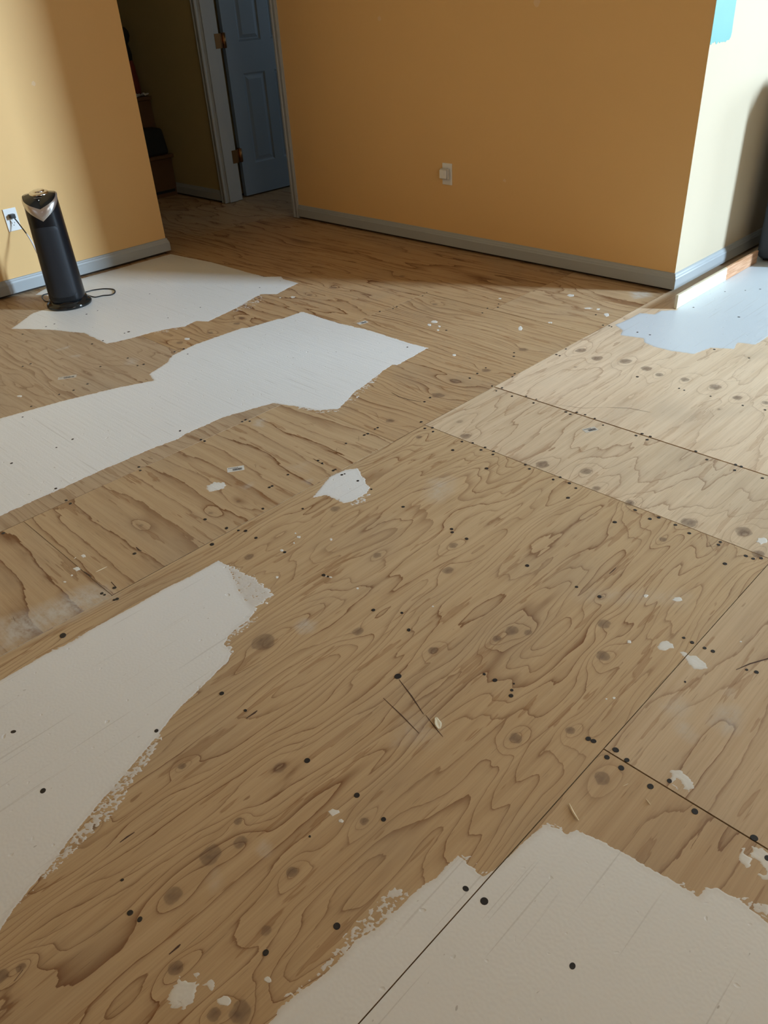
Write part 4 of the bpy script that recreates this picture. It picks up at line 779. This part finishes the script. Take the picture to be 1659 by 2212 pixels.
# ------------------------------------------------------------------ black tower air purifier
PX, PY, PR = -4.080, 1.680, math.radians(-31)
pur = tag(empty('air_purifier', (PX, PY, .0008), PR), 'black tower air purifier with silver chevron trim near the left wall', 'air purifier')
def sect(a, sc):      # rounded section, slightly pointed at the front (+x)
    e = 2.5
    ca, sa = math.cos(a), math.sin(a)
    r = (abs(ca) ** e + abs(sa) ** e) ** (-1 / e)
    return ca * r * .084 * sc * (1.06 if ca > 0 else .98), sa * r * .082 * sc
def scl(z): return 1.10 - .12 * min(1, max(0, (z - .04) / .50)) - (.05 if z < .045 else 0)
def frontness(a): return max(0.0, math.cos(a))
def vlow(a):          # lower edge of silver chevron
    d = abs((a + math.pi) % (2 * math.pi) - math.pi); return .441 + .099 * min(1, d / (math.pi * .52))
def vup(a):
    d = abs((a + math.pi) % (2 * math.pi) - math.pi); return .497 + .053 * min(1, d / (math.pi * .50)) + .004 * max(0, d / math.pi - .5)
NA = 72; ANG = [2 * math.pi * k / NA for k in range(NA)]
mb = MB(); NZ = 24; vs_ = []
for j in range(NZ + 1):
    for a in ANG:
        z = .030 + (vlow(a) + .004 - .030) * j / NZ; x, y = sect(a, scl(z)); vs_.append((x, y, z))
mb.add(vs_, [(j * NA + k, j * NA + (k + 1) % NA, (j + 1) * NA + (k + 1) % NA, (j + 1) * NA + k) for j in range(NZ) for k in range(NA)] + [tuple(range(NA))[::-1]])
mb.build('body', M['tower'], pur, smooth=True)
mb = MB(); vs_ = []; NB = 6
for j in range(NB + 1):
    for a in ANG:
        t_ = j / NB; z = vlow(a) + (vup(a) - vlow(a)) * t_; bulge = .0035 * (1 - (2 * t_ - 1) ** 4) + .0005
        x, y = sect(a, scl(z) - .04 * t_ ** 3); r_ = math.hypot(x, y); vs_.append((x * (r_ + bulge) / r_, y * (r_ + bulge) / r_, z))
mb.add(vs_, [(j * NA + k, j * NA + (k + 1) % NA, (j + 1) * NA + (k + 1) % NA, (j + 1) * NA + k) for j in range(NB) for k in range(NA)])
mb.build('silver_chevron', M['silver'], pur, smooth=True)
mb = MB(); vs_ = []; RS = [1.0, .97, .8, .6, .4, .2]
for j, q in enumerate(RS):
    for a in ANG:
        x, y = sect(a, (scl(vup(a)) - .045)); z0 = vup(a)
        zc = .561; z = zc - (zc - z0) * q ** 1.6 - (.0025 if j == 0 else 0)
        vs_.append((x * q - .012 * (1 - q), y * q, z))
m_ = len(vs_); vs_.append((-.012, 0, .561))
mb.add(vs_, [(j * NA + k, j * NA + (k + 1) % NA, (j + 1) * NA + (k + 1) % NA, (j + 1) * NA + k) for j in range(len(RS) - 1) for k in range(NA)] + [((len(RS) - 1) * NA + k, (len(RS) - 1) * NA + (k + 1) % NA, m_) for k in range(NA)])
top = mb.build('control_top', M['gloss'], pur, smooth=True)
def disc_dome(cx_, cz, rx, ry, h, tilt, name, mat, par):
    mb = MB(); nn = 28; vs_ = []; prof = [(1, -.004), (1, .25), (.93, .7), (.7, .92), (.35, 1.0)]
    for r_, z_ in prof:
        for k in range(nn):
            a = 2 * math.pi * k / nn; x = math.cos(a) * rx * r_; vs_.append((cx_ + x, math.sin(a) * ry * r_, cz + h * z_ - tilt * x))
    vs_.append((cx_, 0, cz + h * 1.02))
    mb.add(vs_, [(j * nn + k, j * nn + (k + 1) % nn, (j + 1) * nn + (k + 1) % nn, (j + 1) * nn + k) for j in range(4) for k in range(nn)] + [(4 * nn + k, 4 * nn + (k + 1) % nn, 5 * nn) for k in range(nn)])
    return mb.build(name, mat, par, smooth=True)
disc_dome(-.014, .553, .046, .048, .010, .10, 'dial_ring', M['chrome'], top)
disc_dome(-.018, .5625, .026, .028, .0075, .10, 'dial_knob', M['chrome'], top)
MB().tube([(.052, 0, .531), (.052, 0, .5345)], .003, 10).build('indicator_light', M['led'], top)
MB().box(.036, .040, -.022, .014, .541, .5428).build('brand_bar', M['silver'], top)
# charcoal front grille panel
mb = MB(); vs_ = []; NP, NQ = 20, 26
def pang(z, t_):
    return (-0.60 + 1.20 * t_) * 1.0
rows_ = [(.060 + (.418 - .060) * j / NQ) for j in range(NQ + 1)]
for j, z in enumerate(rows_):
    for i in range(NP + 1):
        t_ = i / NP; shr = 1.0
        e = min(z - .060, .418 - z) / .03
        if e < 1: shr = 1 - .35 * (1 - math.sqrt(max(0, 1 - (1 - e) ** 2)))
        a = -.05 + (t_ - .5) * 1.55 * shr
        x, y = sect(a, scl(z)); r_ = math.hypot(x, y); b_ = .0022 if 0 < i < NP and 0 < j < NQ else -.001
        vs_.append((x * (r_ + b_) / r_, y * (r_ + b_) / r_, z))
mb.add(vs_, [(j * (NP + 1) + i, j * (NP + 1) + i + 1, (j + 1) * (NP + 1) + i + 1, (j + 1) * (NP + 1) + i) for j in range(NQ) for i in range(NP)])
mb.build('front_panel', M['tower_panel'], pur, smooth=True)
mb = MB(); vs_ = []; prof = [(.112, 0), (.115, .006), (.113, .016), (.104, .024), (.096, .030), (.096, .040), (.088, .044)]
for r_, z in prof:
    for a in ANG: vs_.append((math.cos(a) * r_, math.sin(a) * r_, z))
mb.add(vs_, [(j * NA + k, j * NA + (k + 1) % NA, (j + 1) * NA + (k + 1) % NA, (j + 1) * NA + k) for j in range(len(prof) - 1) for k in range(NA)] + [tuple(range(NA))[::-1], tuple(range(6 * NA, 7 * NA))])
mb.build('base', M['gloss'], pur, smooth=True)
def loc(p_):          # room point -> purifier's own frame
    dx, dy = p_[0] - PX, p_[1] - PY; c_, s_ = math.cos(-PR), math.sin(-PR)
    return (dx * c_ - dy * s_, dx * s_ + dy * c_, p_[2] - .0008)
cz = .0036
path = [(-4.4555, 1.672, .392), (-4.435, 1.678, .366), (-4.36, 1.682, .300), (-4.29, 1.675, .222), (-4.25, 1.690, .10), (-4.235, 1.72, .02), (-4.215, 1.77, cz),
        (-4.190, 1.83, cz), (-4.185, 1.875, cz), (-4.150, 1.925, cz), (-4.095, 1.948, cz), (-4.040, 1.925, cz), (-4.020, 1.892, cz), (-4.048, 1.856, cz), (-4.060, 1.818, cz), (-4.105, 1.805, cz + .004),
        (-4.170, 1.800, cz + .006), (-4.235, 1.790, cz + .003), (-4.300, 1.735, cz), (-4.345, 1.690, cz), (-4.345, 1.655, cz), (-4.295, 1.630, cz), (-4.225, 1.618, cz), (-4.185, 1.640, .010), (-4.165, 1.652, .022)]
cpts = catmull([loc(q) for q in path], 7)
cord = MB().tube(cpts, .0032, 8).build('power_cord', M['cord'], pur, smooth=True)
MB().tube(cpts[12:21], .0044, 8).build('cord_tag', M['tagw'], cord, smooth=True)
pl = MB(); q0 = loc((-4.481, 1.668, .4035))
pg = MB().box(-.001, .026, -.0135, .0135, -.011, .011).build('plug', M['cord'], pur, bevel=.003)
pg.location = q0; pg.rotation_euler = (0, 0, -PR)

# ------------------------------------------------------------------ strip of wood on edge along the return wall
tag(MB().box(-.007, .007, 0, .865, 0, .064).build('wood_strip', M['strip'], bevel=.002), 'long thin wood strip on edge beside the cream wall, half painted cream', 'wood strip').location = (-1.542, 3.392, .0006)
# ------------------------------------------------------------------ dark upholstered piece at the right edge
so = tag(empty('upholstered_furniture', (-1.435, 4.625, 0)), 'dark grey fabric upholstered piece with rounded corners at the right edge', 'furniture')
MB().box(-.125, .125, -.345, .345, .012, .88).build('padded_body', M['fabric'], so, smooth=True, bevel=.035, seg=5)
for sx in (-1, 1):
    for sy in (-1, 1): MB().tube([(sx * .08, sy * .29, .0008), (sx * .08, sy * .29, .03)], .018, 12).build('foot', M['bag'], so)
# ------------------------------------------------------------------ loose bits on the floor
ch = MB(); nn = 7
for j in range(nn):
    for i in range(4):
        t_ = j / (nn - 1); wd = .0085 * math.sin(math.pi * (.12 + .80 * t_)) * (1 + .2 * math.sin(7 * t_))
        u_ = (i / 3 - .5) * 2 * wd
        ch.v.append((u_, (t_ - .5) * .040, .0012 + 55 * u_ * u_ + .0015 * math.sin(3 * t_)))
ch.f += [(j * 4 + i, j * 4 + i + 1, (j + 1) * 4 + i + 1, (j + 1) * 4 + i) for j in range(nn - 1) for i in range(3)]
o = tag(ch.build('paint_chip', M['chip'], smooth=True), 'curled cream paint chip lying on the bare plywood', 'paint chip')
md = o.modifiers.new('thickness', 'SOLIDIFY'); md.thickness = .0007
o.scale = (.8, .8, .8); o.location = (-.753, .830, .0006); o.rotation_euler = (0, 0, math.radians(55))
for i, (pts, wd) in enumerate(DATA['shavings']):
    p0 = Vector((*pts[0], 0)); mb = MB(); P = catmull([Vector((*q, 0)) - p0 for q in pts], 5)
    mb.tube([p + Vector((0, 0, wd * .00035 + .001)) for p in P], [wd * .00028 * (.5 + .8 * math.sin(math.pi * k / (len(P) - 1))) for k in range(len(P))], 6)
    o = mb.build('wood_shaving', M['shaving']); o.location = (p0.x, p0.y, 0)
    tag(o, ['pale wood sliver lying above the lower right primer area', 'tiny pale shaving on the left plywood panel', 'thin pale shaving near the left grey smear',
            'short pale splinter beside the lower right seam', 'tiny splinter next to the lower right knot'][i], 'wood shaving', 'wood shavings on the floor')
